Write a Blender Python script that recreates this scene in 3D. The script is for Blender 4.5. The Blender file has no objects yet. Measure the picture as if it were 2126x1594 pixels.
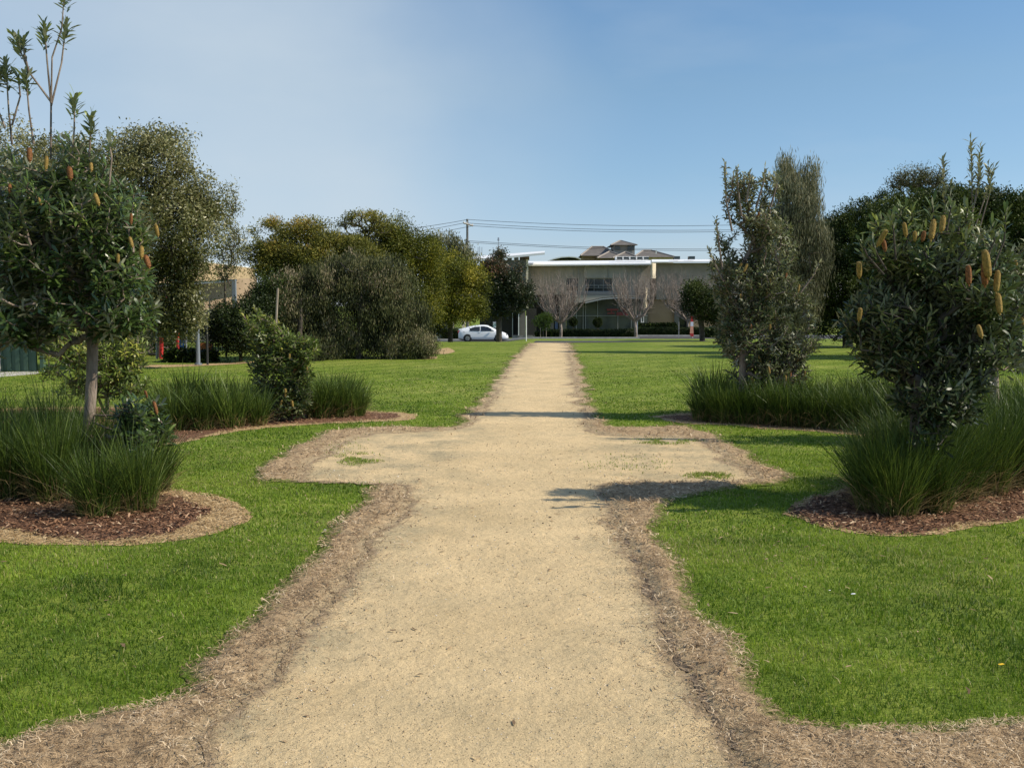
import bpy, bmesh, math, random
import numpy as np
from mathutils import Vector, Matrix
from mathutils.geometry import tessellate_polygon

R = math.radians
rng = np.random.default_rng(7)
random.seed(7)

# ------------------------------------------------------------------ camera, sky, sun
scene = bpy.context.scene
col = scene.collection
CW, CH, F, CZ, HOR = 2126.0, 1594.0, 2150.0, 1.6, 632.0
PITCH = math.atan((CH / 2 - HOR) / F)
cam_d = bpy.data.cameras.new('camera')
cam = bpy.data.objects.new('camera', cam_d)
col.objects.link(cam)
cam.location = (0, 0, CZ)
cam.rotation_euler = (R(90) - PITCH, 0, 0)
cam_d.sensor_width = 36.0
cam_d.lens = 36.0 * F / CW
cam_d.clip_start = 0.05
cam_d.clip_end = 3000
scene.camera = cam

SUN_EL, SUN_AZ_X, SUN_AZ_Y = R(41), 0.985, -0.15          # the sun stands to the right, a little behind the camera
SUN_STRENGTH, SKY_STRENGTH, EXPOSURE = 4.4, 0.13, 0.30
scene.view_settings.view_transform = 'Standard'
scene.view_settings.look = 'None'
scene.view_settings.exposure = EXPOSURE
scene.view_settings.gamma = 1.0
sd = Vector((SUN_AZ_X, SUN_AZ_Y, 0)).normalized() * math.cos(SUN_EL) + Vector((0, 0, math.sin(SUN_EL)))
sun_d = bpy.data.lights.new('sun', 'SUN')
sun_d.energy = SUN_STRENGTH
sun_d.angle = R(0.55)
sun_d.color = (1.0, 0.91, 0.76)
sun = bpy.data.objects.new('sun', sun_d)
col.objects.link(sun)
sun.rotation_euler = sd.to_track_quat('Z', 'Y').to_euler()
sun.location = (20, -5, 20)


def sky_world():
    w = bpy.data.worlds.new('World')
    scene.world = w
    w.use_nodes = True
    nt = w.node_tree
    nt.nodes.clear()
    N = nt.nodes.new
    L = nt.links.new
    out = N('ShaderNodeOutputWorld')
    bg = N('ShaderNodeBackground')
    bg.inputs['Strength'].default_value = SKY_STRENGTH
    sky = N('ShaderNodeTexSky')
    sky.sky_type = 'NISHITA'
    sky.sun_disc = False
    sky.sun_elevation = SUN_EL
    sky.sun_rotation = math.atan2(sd.x, sd.y)
    sky.air_density = 1.15
    sky.dust_density = 0.25
    sky.ozone_density = 2.2
    # thin high cloud veil, laid out by direction in the sky
    tc = N('ShaderNodeTexCoord')
    sep = N('ShaderNodeSeparateXYZ')
    L(tc.outputs['Generated'], sep.inputs[0])

    def math_(op, a, b=None, c=None):
        n = N('ShaderNodeMath')
        n.operation = op
        for i, v in enumerate((a, b, c)):
            if v is None:
                continue
            if isinstance(v, (int, float)):
                n.inputs[i].default_value = v
            else:
                L(v, n.inputs[i])
        return n.outputs[0]
    az = math_('ARCTAN2', sep.outputs[0], sep.outputs[1])          # 0 straight ahead, + to the right
    el = math_('ARCSINE', sep.outputs[2])
    comb = N('ShaderNodeCombineXYZ')
    L(az, comb.inputs[0])
    L(el, comb.inputs[1])
    n1 = N('ShaderNodeTexNoise')
    n1.inputs['Scale'].default_value = 3.2
    n1.inputs['Detail'].default_value = 6
    n1.inputs['Roughness'].default_value = 0.5
    L(comb.outputs[0], n1.inputs['Vector'])
    mp = N('ShaderNodeMapping')
    mp.inputs['Rotation'].default_value = (0, 0, R(35))
    mp.inputs['Scale'].default_value = (2.0, 7.0, 1)
    L(comb.outputs[0], mp.inputs['Vector'])
    n2 = N('ShaderNodeTexNoise')
    n2.inputs['Scale'].default_value = 1.6
    n2.inputs['Detail'].default_value = 5
    L(mp.outputs[0], n2.inputs['Vector'])
    # edge of the veil: az < 0.02 high up, curving right to 0.06 lower down
    edge = math_('MULTIPLY_ADD', math_('POWER', math_('SUBTRACT', el, 0.16), 2.0), -3.2, 0.045)
    d = math_('SUBTRACT', edge, az)
    d = math_('MULTIPLY_ADD', math_('SUBTRACT', n1.outputs[0], 0.5), 0.16, d)
    mr = N('ShaderNodeMapRange')
    mr.interpolation_type = 'SMOOTHSTEP'
    mr.inputs['From Min'].default_value = -0.10
    mr.inputs['From Max'].default_value = 0.22
    L(d, mr.inputs['Value'])
    body = math_('MULTIPLY_ADD', math_('MULTIPLY_ADD', n2.outputs[0], 0.45, math_('MULTIPLY', n1.outputs[0], 0.55)), 1.15, 0.1)
    veil = math_('MULTIPLY', mr.outputs[0], body)
    # thins again at the far left
    mr2 = N('ShaderNodeMapRange')
    mr2.inputs['From Min'].default_value = -0.75
    mr2.inputs['From Max'].default_value = -0.12
    mr2.inputs['To Min'].default_value = 0.55
    L(az, mr2.inputs['Value'])
    veil = math_('MULTIPLY', veil, mr2.outputs[0])
    wisp = N('ShaderNodeMapRange')
    wisp.inputs['From Min'].default_value = 0.5
    wisp.inputs['From Max'].default_value = 0.8
    wisp.inputs['To Max'].default_value = 0.22
    L(n2.outputs[0], wisp.inputs['Value'])
    tot = math_('MAXIMUM', veil, wisp.outputs[0])
    mix = N('ShaderNodeMix')
    mix.data_type = 'RGBA'
    L(tot, mix.inputs[0])
    er = N('ShaderNodeValToRGB')            # clear dry air: deeper blue low down than the model's
    er.color_ramp.elements[0].position, er.color_ramp.elements[0].color = 0.02, (0.56, 0.64, 0.95, 1)
    er.color_ramp.elements[1].position, er.color_ramp.elements[1].color = 0.75, (0.85, 0.92, 1.0, 1)
    for p_, c_ in ((0.12, (0.545, 0.645, 0.79, 1)), (0.2, (0.585, 0.675, 0.745, 1)), (0.3, (0.53, 0.67, 0.77, 1))):
        e_ = er.color_ramp.elements.new(p_)
        e_.color = c_
    L(el, er.inputs[0])
    tint = N('ShaderNodeMix')
    tint.data_type = 'RGBA'
    tint.blend_type = 'MULTIPLY'
    tint.inputs[0].default_value = 1.0
    L(sky.outputs[0], tint.inputs[6])
    L(er.outputs[0], tint.inputs[7])
    L(tint.outputs[2], mix.inputs[6])
    mix.inputs[7].default_value = (3.75, 4.35, 4.85, 1)
    L(mix.outputs[2], bg.inputs['Color'])
    L(bg.outputs[0], out.inputs[0])


sky_world()

# ------------------------------------------------------------------ projection helpers
cp, sp = math.cos(PITCH), math.sin(PITCH)


def P(px, py, Y):
    u = (px - CW / 2) / F
    v = (CH / 2 - py) / F
    d = (u, cp + v * sp, -sp + v * cp)
    t = Y / d[1]
    return Vector((d[0] * t, Y, CZ + d[2] * t))


def G(px, py, z=0.0):
    u = (px - CW / 2) / F
    v = (CH / 2 - py) / F
    d = (u, cp + v * sp, -sp + v * cp)
    t = (z - CZ) / d[2]
    return Vector((d[0] * t, d[1] * t, z))


def row_z(row, Y):
    return CZ - Y * np.tan(PITCH + np.arctan((row - CH / 2) / F))


def S(Y):
    return Y / F


LY = np.array([44, 60, 88, 93, 97, 100, 105, 118.])
LR = np.array([710.4, 709.9, 709.4, 709.2, 707, 706, 704, 700.])
RY = np.array([48.4, 60, 85, 97, 100, 106, 118.])
RR = np.array([703.3, 703.5, 703.7, 703.4, 701, 698, 696.])


def terrain(x, Y):
    x = np.asarray(x, float)
    Y = np.asarray(Y, float)
    Yc = np.minimum(Y, 118.0)
    px = 1063 + F * x / np.maximum(Y, 1)
    t = np.clip((px - 1045) / 55.0, 0, 1)
    t = t * t * (3 - 2 * t)
    zl = np.where(Yc < 44, 0, row_z(np.interp(Yc, LY, LR), Yc))
    zr = np.where(Yc < 48.4, 0, row_z(np.interp(Yc, RY, RR), Yc))
    return zl * (1 - t) + zr * t


def TP(px, Y, dz=0.0):
    x = (px - 1063) / F * Y
    return Vector((x, Y, float(terrain(x, Y)) + dz))


def vnoise(x, y, seed=0):
    x = np.asarray(x, float)
    y = np.asarray(y, float)
    xi, yi = np.floor(x).astype(np.int64), np.floor(y).astype(np.int64)
    fx, fy = x - xi, y - yi
    fx, fy = fx * fx * (3 - 2 * fx), fy * fy * (3 - 2 * fy)

    def h(a, b):
        n = (a * 374761393 + b * 668265263 + seed * 974634777) & 0x7fffffff
        n = ((n ^ (n >> 13)) * 1274126177) & 0x7fffffff
        n = (n ^ (n >> 16)) & 0xffff
        return n / 65535.0
    return (h(xi, yi) * (1 - fx) + h(xi + 1, yi) * fx) * (1 - fy) + (h(xi, yi + 1) * (1 - fx) + h(xi + 1, yi + 1) * fx) * fy


def fbm(x, y, seed=0, o=3):
    s, a, t = 0, 1.0, 0
    for i in range(o):
        s = s + a * vnoise(x * 2 ** i, y * 2 ** i, seed + i)
        t += a
        a *= 0.55
    return s / t


# ------------------------------------------------------------------ mesh + object helpers
def tag(o, label=None, cat=None, group=None, kind=None):
    if label:
        o['label'] = label
    if cat:
        o['category'] = cat
    if group:
        o['group'] = group
    if kind:
        o['kind'] = kind
    return o


def link(name, me, mats, parent=None, loc=None):
    o = bpy.data.objects.new(name, me)
    col.objects.link(o)
    if mats is not None:
        for m in (mats if isinstance(mats, (list, tuple)) else [mats]):
            if me.materials.find(m.name) < 0:
                me.materials.append(m)
    if parent is not None:
        o.parent = parent
    if loc is not None:
        o.location = loc
    return o


def empty(name, loc, label, cat, group=None):
    o = bpy.data.objects.new(name, None)
    o.empty_display_size = 0.2
    col.objects.link(o)
    o.location = loc
    tag(o, label, cat, group)
    return o


def np_mesh(name, V, faces, tone=None, smooth=False):
    """V (n,3); faces: list of int arrays (m,k)."""
    me = bpy.data.meshes.new(name)
    V = np.ascontiguousarray(V, dtype=np.float32)
    me.vertices.add(len(V))
    me.vertices.foreach_set('co', V.ravel())
    faces = [np.asarray(f, dtype=np.int32) for f in faces if len(f)]
    loops = np.concatenate([f.ravel() for f in faces])
    sizes = np.concatenate([np.full(len(f), f.shape[1], np.int32) for f in faces])
    starts = np.concatenate([[0], np.cumsum(sizes)[:-1]]).astype(np.int32)
    me.loops.add(len(loops))
    me.loops.foreach_set('vertex_index', loops)
    me.polygons.add(len(sizes))
    me.polygons.foreach_set('loop_start', starts)
    try:
        me.polygons.foreach_set('loop_total', sizes)
    except Exception:
        pass
    if tone is not None:
        a = me.attributes.new('tone', 'FLOAT', 'POINT')
        a.data.foreach_set('value', np.ascontiguousarray(tone, dtype=np.float32))
    me.update(calc_edges=True)
    if smooth:
        me.polygons.foreach_set('use_smooth', np.ones(len(sizes), bool))
    me.validate()
    return me


class MB:
    """collects simple shapes into one mesh"""

    def __init__(s):
        s.v, s.f = [], []

    def add(s, vs, fs):
        n = len(s.v)
        s.v += [tuple(v) for v in vs]
        s.f += [tuple(i + n for i in f) for f in fs]
        return s

    def box(s, a, b, M=None):
        x0, y0, z0 = a
        x1, y1, z1 = b
        vs = [(x0, y0, z0), (x1, y0, z0), (x1, y1, z0), (x0, y1, z0), (x0, y0, z1), (x1, y0, z1), (x1, y1, z1), (x0, y1, z1)]
        if M is not None:
            vs = [M @ Vector(v) for v in vs]
        return s.add(vs, [(0, 3, 2, 1), (4, 5, 6, 7), (0, 1, 5, 4), (1, 2, 6, 5), (2, 3, 7, 6), (3, 0, 4, 7)])

    def prism(s, pts, y0, y1):
        """pts in (x,z), extruded along y"""
        n = len(pts)
        vs = [(p[0], y0, p[1]) for p in pts] + [(p[0], y1, p[1]) for p in pts]
        fs = [tuple(range(n))[::-1], tuple(range(n, 2 * n))] + [(i, (i + 1) % n, n + (i + 1) % n, n + i) for i in range(n)]
        return s.add(vs, fs)

    def tube(s, pts, rads, k=8, cap=True):
        pts = [Vector(p) for p in pts]
        if not isinstance(rads, (list, tuple)):
            rads = [rads] * len(pts)
        n0 = len(s.v)
        up = Vector((0.31, 0.17, 0.93))
        for i, p in enumerate(pts):
            d = (pts[min(i + 1, len(pts) - 1)] - pts[max(i - 1, 0)]).normalized()
            a = d.cross(up)
            if a.length < 1e-3:
                a = d.cross(Vector((1, 0, 0)))
            a.normalize()
            b = d.cross(a)
            for j in range(k):
                t = 2 * math.pi * j / k
                s.v.append(tuple(p + (a * math.cos(t) + b * math.sin(t)) * rads[i]))
        for i in range(len(pts) - 1):
            for j in range(k):
                q = n0 + i * k
                s.f.append((q + j, q + (j + 1) % k, q + k + (j + 1) % k, q + k + j))
        if cap:
            s.f.append(tuple(n0 + j for j in range(k))[::-1])
            s.f.append(tuple(n0 + (len(pts) - 1) * k + j for j in range(k)))
        return s

    def build(s, name, mat, parent=None, smooth=False, loc=None, bevel=0):
        me = bpy.data.meshes.new(name)
        org = Vector((0, 0, 0))
        if parent is not None and parent.type == 'EMPTY':
            org = parent.location
        elif loc is not None:
            org = Vector(loc)
        elif parent is not None and parent.parent is not None:
            org = parent.parent.location
        me.from_pydata([tuple(Vector(v) - org) for v in s.v], [], s.f)
        if bevel:
            bm = bmesh.new()
            bm.from_mesh(me)
            bmesh.ops.bevel(bm, geom=bm.edges[:], offset=bevel, segments=2, affect='EDGES', clamp_overlap=True)
            bm.to_mesh(me)
            bm.free()
        if smooth:
            for p in me.polygons:
                p.use_smooth = True
        me.update()
        return link(name, me, mat, parent, loc if parent is None else None)


# ------------------------------------------------------------------ materials
MATS = {}


def mat(name):
    m = bpy.data.materials.new(name)
    m.use_nodes = True
    m.node_tree.nodes.clear()
    return m, m.node_tree.nodes.new, m.node_tree.links.new


def noisy(name, c1, c2, scale=3, rough=0.8, c3=None, detail=6, bump=0.0, bscale=None, spec=0.3, metallic=0.0, stretch=None, lo=0.35, hi=0.65, coords='Object'):
    m, N, L = mat(name)
    out = N('ShaderNodeOutputMaterial')
    b = N('ShaderNodeBsdfPrincipled')
    tc = N('ShaderNodeTexCoord')
    mp = N('ShaderNodeMapping')
    if stretch:
        mp.inputs['Scale'].default_value = stretch
    L(tc.outputs[coords], mp.inputs['Vector'])
    n = N('ShaderNodeTexNoise')
    n.inputs['Scale'].default_value = scale
    n.inputs['Detail'].default_value = detail
    n.inputs['Roughness'].default_value = 0.62
    L(mp.outputs[0], n.inputs['Vector'])
    r = N('ShaderNodeValToRGB')
    r.color_ramp.elements[0].position = lo
    r.color_ramp.elements[0].color = (*c1, 1)
    r.color_ramp.elements[1].position = hi
    r.color_ramp.elements[1].color = (*c2, 1)
    if c3:
        e = r.color_ramp.elements.new((lo + hi) / 2)
        e.color = (*c3, 1)
    L(n.outputs[0], r.inputs[0])
    L(r.outputs[0], b.inputs['Base Color'])
    b.inputs['Roughness'].default_value = rough
    b.inputs['Specular IOR Level'].default_value = spec
    b.inputs['Metallic'].default_value = metallic
    if bump:
        n2 = N('ShaderNodeTexNoise')
        n2.inputs['Scale'].default_value = bscale or scale * 6
        n2.inputs['Detail'].default_value = 6
        L(mp.outputs[0], n2.inputs['Vector'])
        bp = N('ShaderNodeBump')
        bp.inputs['Strength'].default_value = 1.0
        bp.inputs['Distance'].default_value = bump
        L(n2.outputs[0], bp.inputs['Height'])
        L(bp.outputs[0], b.inputs['Normal'])
    L(b.outputs[0], out.inputs[0])
    return m


def leafmat(name, stops, back=None, rough=0.5, spec=0.4, trans=0.3, tcol=None):
    """stops: [(pos, rgb)] over the 'tone' attribute; back: rgb of underside"""
    m, N, L = mat(name)
    out = N('ShaderNodeOutputMaterial')
    b = N('ShaderNodeBsdfPrincipled')
    at = N('ShaderNodeAttribute')
    at.attribute_name = 'tone'
    r = N('ShaderNodeValToRGB')
    els = r.color_ramp.elements
    els[0].position, els[0].color = stops[0][0], (*stops[0][1], 1)
    els[1].position, els[1].color = stops[-1][0], (*stops[-1][1], 1)
    for p, c in stops[1:-1]:
        e = els.new(p)
        e.color = (*c, 1)
    L(at.outputs['Fac'], r.inputs[0])
    colr = r.outputs[0]
    if back:
        g = N('ShaderNodeNewGeometry')
        mx = N('ShaderNodeMix')
        mx.data_type = 'RGBA'
        L(g.outputs['Backfacing'], mx.inputs[0])
        L(colr, mx.inputs[6])
        mx.inputs[7].default_value = (*back, 1)
        colr = mx.outputs[2]
    L(colr, b.inputs['Base Color'])
    b.inputs['Roughness'].default_value = rough
    b.inputs['Specular IOR Level'].default_value = spec
    t = N('ShaderNodeBsdfTranslucent')
    if tcol:
        hs = N('ShaderNodeMix')
        hs.data_type = 'RGBA'
        hs.blend_type = 'MULTIPLY'
        hs.inputs[0].default_value = 1.0
        L(r.outputs[0], hs.inputs[6])
        hs.inputs[7].default_value = (*tcol, 1)
        L(hs.outputs[2], t.inputs[0])
    else:
        L(r.outputs[0], t.inputs[0])
    ms = N('ShaderNodeMixShader')
    ms.inputs[0].default_value = trans
    L(b.outputs[0], ms.inputs[1])
    L(t.outputs[0], ms.inputs[2])
    L(ms.outputs[0], out.inputs[0])
    return m


def plain(name, c, rough=0.6, spec=0.4, metallic=0.0, var=0.12, scale=2.0):
    c2 = tuple(min(1, v * (1 + var)) for v in c)
    c1 = tuple(v * (1 - var) for v in c)
    return noisy(name, c1, c2, scale=scale, rough=rough, spec=spec, metallic=metallic)


M_bark = noisy('bark_grey_brown', (0.10, 0.075, 0.055), (0.30, 0.24, 0.19), scale=9, rough=0.9, c3=(0.2, 0.155, 0.12), bump=0.01, stretch=(1, 1, 0.35))
M_bark_dark = noisy('bark_dark', (0.035, 0.03, 0.025), (0.10, 0.08, 0.06), scale=7, rough=0.9)
M_twig = noisy('twig_brown', (0.09, 0.06, 0.045), (0.2, 0.14, 0.10), scale=9, rough=0.85)
M_bare = noisy('bare_twig_bark', (0.12, 0.092, 0.072), (0.38, 0.31, 0.26), scale=3, rough=0.85)
M_bank = leafmat('banksia_leaf', [(0, (0.018, 0.034, 0.009)), (0.5, (0.048, 0.084, 0.018)), (0.85, (0.095, 0.145, 0.028)), (1, (0.24, 0.29, 0.06))], back=(0.30, 0.31, 0.21), rough=0.34, spec=0.5, trans=0.22)
M_bank_d = leafmat('banksia_leaf_dark', [(0, (0.014, 0.026, 0.007)), (0.5, (0.038, 0.064, 0.014)), (0.85, (0.10, 0.14, 0.028)), (1, (0.26, 0.3, 0.06))], back=(0.24, 0.25, 0.16), rough=0.42, spec=0.35, trans=0.2)
M_bank_y = leafmat('banksia_leaf_light', [(0, (0.025, 0.042, 0.01)), (0.45, (0.065, 0.10, 0.018)), (0.8, (0.17, 0.23, 0.035)), (1, (0.36, 0.36, 0.06))], back=(0.28, 0.3, 0.15), rough=0.42, spec=0.35, trans=0.3)
M_bank_g = leafmat('banksia_leaf_greyish', [(0, (0.024, 0.038, 0.012)), (0.5, (0.08, 0.105, 0.03)), (0.85, (0.2, 0.21, 0.08)), (1, (0.34, 0.33, 0.18))], back=(0.34, 0.34, 0.24), rough=0.45, spec=0.35, trans=0.2)
M_olive = leafmat('silvery_olive_leaf', [(0, (0.06, 0.066, 0.018)), (0.5, (0.16, 0.16, 0.05)), (1, (0.37, 0.35, 0.17))], rough=0.4, spec=0.5, trans=0.25)
M_mela = leafmat('paperbark_leaf', [(0, (0.018, 0.024, 0.008)), (0.5, (0.115, 0.13, 0.045)), (0.85, (0.23, 0.21, 0.10)), (1, (0.34, 0.28, 0.18))], rough=0.6, spec=0.3, trans=0.25)
M_watt = leafmat('wattle_leaf', [(0, (0.02, 0.026, 0.006)), (0.45, (0.15, 0.155, 0.025)), (0.8, (0.28, 0.25, 0.04)), (1, (0.42, 0.26, 0.06))], rough=0.6, spec=0.3, trans=0.3)
M_wattg = leafmat('green_wattle_leaf', [(0, (0.018, 0.028, 0.005)), (0.5, (0.13, 0.145, 0.015)), (0.85, (0.28, 0.26, 0.025)), (1, (0.42, 0.34, 0.05))], rough=0.6, spec=0.3, trans=0.3)
M_dark = leafmat('dense_dark_leaf', [(0, (0.010, 0.018, 0.004)), (0.5, (0.036, 0.056, 0.009)), (1, (0.11, 0.14, 0.02))], rough=0.6, spec=0.25, trans=0.15)
M_shrub = leafmat('dark_shrub_leaf', [(0, (0.01, 0.018, 0.005)), (0.6, (0.04, 0.062, 0.012)), (1, (0.12, 0.165, 0.028))], rough=0.5, spec=0.3, trans=0.2)
M_casu = leafmat('she_oak_needle', [(0, (0.05, 0.055, 0.025)), (0.5, (0.14, 0.145, 0.07)), (1, (0.32, 0.3, 0.18))], rough=0.6, spec=0.3, trans=0.2)
M_lilly = leafmat('reddish_tree_leaf', [(0, (0.012, 0.022, 0.01)), (0.55, (0.045, 0.062, 0.025)), (0.8, (0.11, 0.085, 0.05)), (1, (0.22, 0.1, 0.06))], rough=0.45, spec=0.4, trans=0.2)
M_lime = leafmat('lime_green_leaf', [(0, (0.06, 0.1, 0.015)), (1, (0.22, 0.3, 0.04))], rough=0.5, trans=0.35)
M_hedge = leafmat('hedge_leaf', [(0, (0.01, 0.018, 0.006)), (1, (0.05, 0.075, 0.018))], rough=0.6, spec=0.2, trans=0.1)
M_tuss = leafmat('tussock_blade', [(0, (0.022, 0.042, 0.006)), (0.5, (0.062, 0.105, 0.012)), (0.82, (0.14, 0.19, 0.03)), (0.86, (0.2, 0.16, 0.07)), (1, (0.33, 0.24, 0.11))], rough=0.5, spec=0.35, trans=0.25)
M_blade = leafmat('lawn_blade', [(0, (0.06, 0.115, 0.009)), (0.45, (0.155, 0.25, 0.018)), (0.8, (0.28, 0.38, 0.032)), (0.93, (0.32, 0.33, 0.09)), (1, (0.45, 0.38, 0.18))], rough=0.55, spec=0.3, trans=0.35)
M_straw = leafmat('dry_straw', [(0, (0.10, 0.062, 0.034)), (0.35, (0.27, 0.18, 0.10)), (0.75, (0.5, 0.36, 0.205)), (1, (0.7, 0.55, 0.36))], rough=0.75, spec=0.2, trans=0.1)
M_strawy = leafmat('dry_yellow_straw', [(0, (0.22, 0.14, 0.06)), (0.5, (0.42, 0.29, 0.14)), (1, (0.6, 0.45, 0.25))], rough=0.75, spec=0.2, trans=0.1)
M_chip = leafmat('bark_chip', [(0, (0.05, 0.024, 0.013)), (0.5, (0.2, 0.098, 0.05)), (0.85, (0.38, 0.215, 0.12)), (1, (0.6, 0.45, 0.28))], rough=0.8, spec=0.2, trans=0.0)
M_peb = leafmat('gravel_grain', [(0, (0.18, 0.14, 0.09)), (0.25, (0.36, 0.28, 0.18)), (0.85, (0.52, 0.43, 0.3)), (1, (0.8, 0.76, 0.68))], rough=0.8, spec=0.2, trans=0.0)
M_spike_y = noisy('flower_spike_yellow', (0.17, 0.115, 0.03), (0.42, 0.27, 0.07), scale=60, rough=0.8, bump=0.004, bscale=160)
M_spike_r = noisy('flower_spike_rust', (0.10, 0.045, 0.018), (0.34, 0.14, 0.045), scale=60, rough=0.8, bump=0.004, bscale=160)
M_steel = plain('galvanised_steel', (0.24, 0.27, 0.31), rough=0.45, metallic=0.3)
M_white = plain('white_paint', (0.8, 0.79, 0.76), rough=0.5, var=0.04)
M_black = plain('dark_metal', (0.03, 0.03, 0.03), rough=0.5)
M_asph = noisy('asphalt', (0.045, 0.045, 0.047), (0.075, 0.073, 0.07), scale=2.5, rough=0.9, bump=0.004, bscale=80, coords='Object')
M_conc = noisy('concrete', (0.36, 0.34, 0.3), (0.52, 0.5, 0.45), scale=2.0, rough=0.85)


def ground_mat():
    m, N, L = mat('lawn_ground')
    out = N('ShaderNodeOutputMaterial')
    b = N('ShaderNodeBsdfPrincipled')
    b.inputs['Roughness'].default_value = 0.9
    b.inputs['Specular IOR Level'].default_value = 0.1
    tc = N('ShaderNodeTexCoord')

    def noise(s, d=6, sc=(1, 1, 1), ro=0.6):
        mp = N('ShaderNodeMapping')
        mp.inputs['Scale'].default_value = sc
        L(tc.outputs['Object'], mp.inputs['Vector'])
        n = N('ShaderNodeTexNoise')
        n.inputs['Scale'].default_value = s
        n.inputs['Detail'].default_value = d
        n.inputs['Roughness'].default_value = ro
        L(mp.outputs[0], n.inputs['Vector'])
        return n.outputs[0]

    def ramp(v, st):
        r = N('ShaderNodeValToRGB')
        r.color_ramp.elements[0].position, r.color_ramp.elements[0].color = st[0][0], (*st[0][1], 1)
        r.color_ramp.elements[1].position, r.color_ramp.elements[1].color = st[-1][0], (*st[-1][1], 1)
        for p, c in st[1:-1]:
            e = r.color_ramp.elements.new(p)
            e.color = (*c, 1)
        L(v, r.inputs[0])
        return r.outputs[0]

    def mix(f, a, c, mode='MIX'):
        x = N('ShaderNodeMix')
        x.data_type = 'RGBA'
        x.blend_type = mode
        if isinstance(f, float):
            x.inputs[0].default_value = f
        else:
            L(f, x.inputs[0])
        L(a, x.inputs[6])
        L(c, x.inputs[7])
        return x.outputs[2]
    big = ramp(noise(0.35, 4), [(0.3, (0.115, 0.175, 0.02)), (0.5, (0.17, 0.225, 0.033)), (0.72, (0.24, 0.27, 0.06))])
    mid = ramp(noise(3.5, 7, (1, 1, 1), 0.7), [(0.3, (0.55, 0.66, 0.55)), (0.7, (1.35, 1.24, 1.3))])
    fine = ramp(noise(45, 4, ro=0.75), [(0.3, (0.55, 0.6, 0.55)), (0.7, (1.4, 1.32, 1.3))])
    wv = N('ShaderNodeTexWave')
    wv.inputs['Scale'].default_value = 0.33
    wv.inputs['Distortion'].default_value = 1.6
    wv.inputs['Detail'].default_value = 3
    wm = N('ShaderNodeMapping')
    wm.inputs['Rotation'].default_value = (0, 0, R(38))
    L(tc.outputs['Object'], wm.inputs['Vector'])
    L(wm.outputs[0], wv.inputs['Vector'])
    stripe = ramp(wv.outputs['Fac'], [(0.2, (0.9, 0.92, 0.88)), (0.8, (1.1, 1.08, 1.12))])
    big = mix(1.0, big, stripe, 'MULTIPLY')
    c = mix(1.0, mix(1.0, big, mid, 'MULTIPLY'), fine, 'MULTIPLY')
    dryf = ramp(noise(1.1, 6), [(0.58, (0, 0, 0)), (0.78, (0.7, 0.7, 0.7))])
    dry = ramp(noise(20, 3), [(0.3, (0.17, 0.17, 0.06)), (0.7, (0.28, 0.25, 0.11))])
    c = mix(dryf, c, dry)
    L(c, b.inputs['Base Color'])
    bp = N('ShaderNodeBump')
    bp.inputs['Distance'].default_value = 0.02
    L(noise(30, 5, ro=0.7), bp.inputs['Height'])
    L(bp.outputs[0], b.inputs['Normal'])
    L(b.outputs[0], out.inputs[0])
    return m


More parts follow.
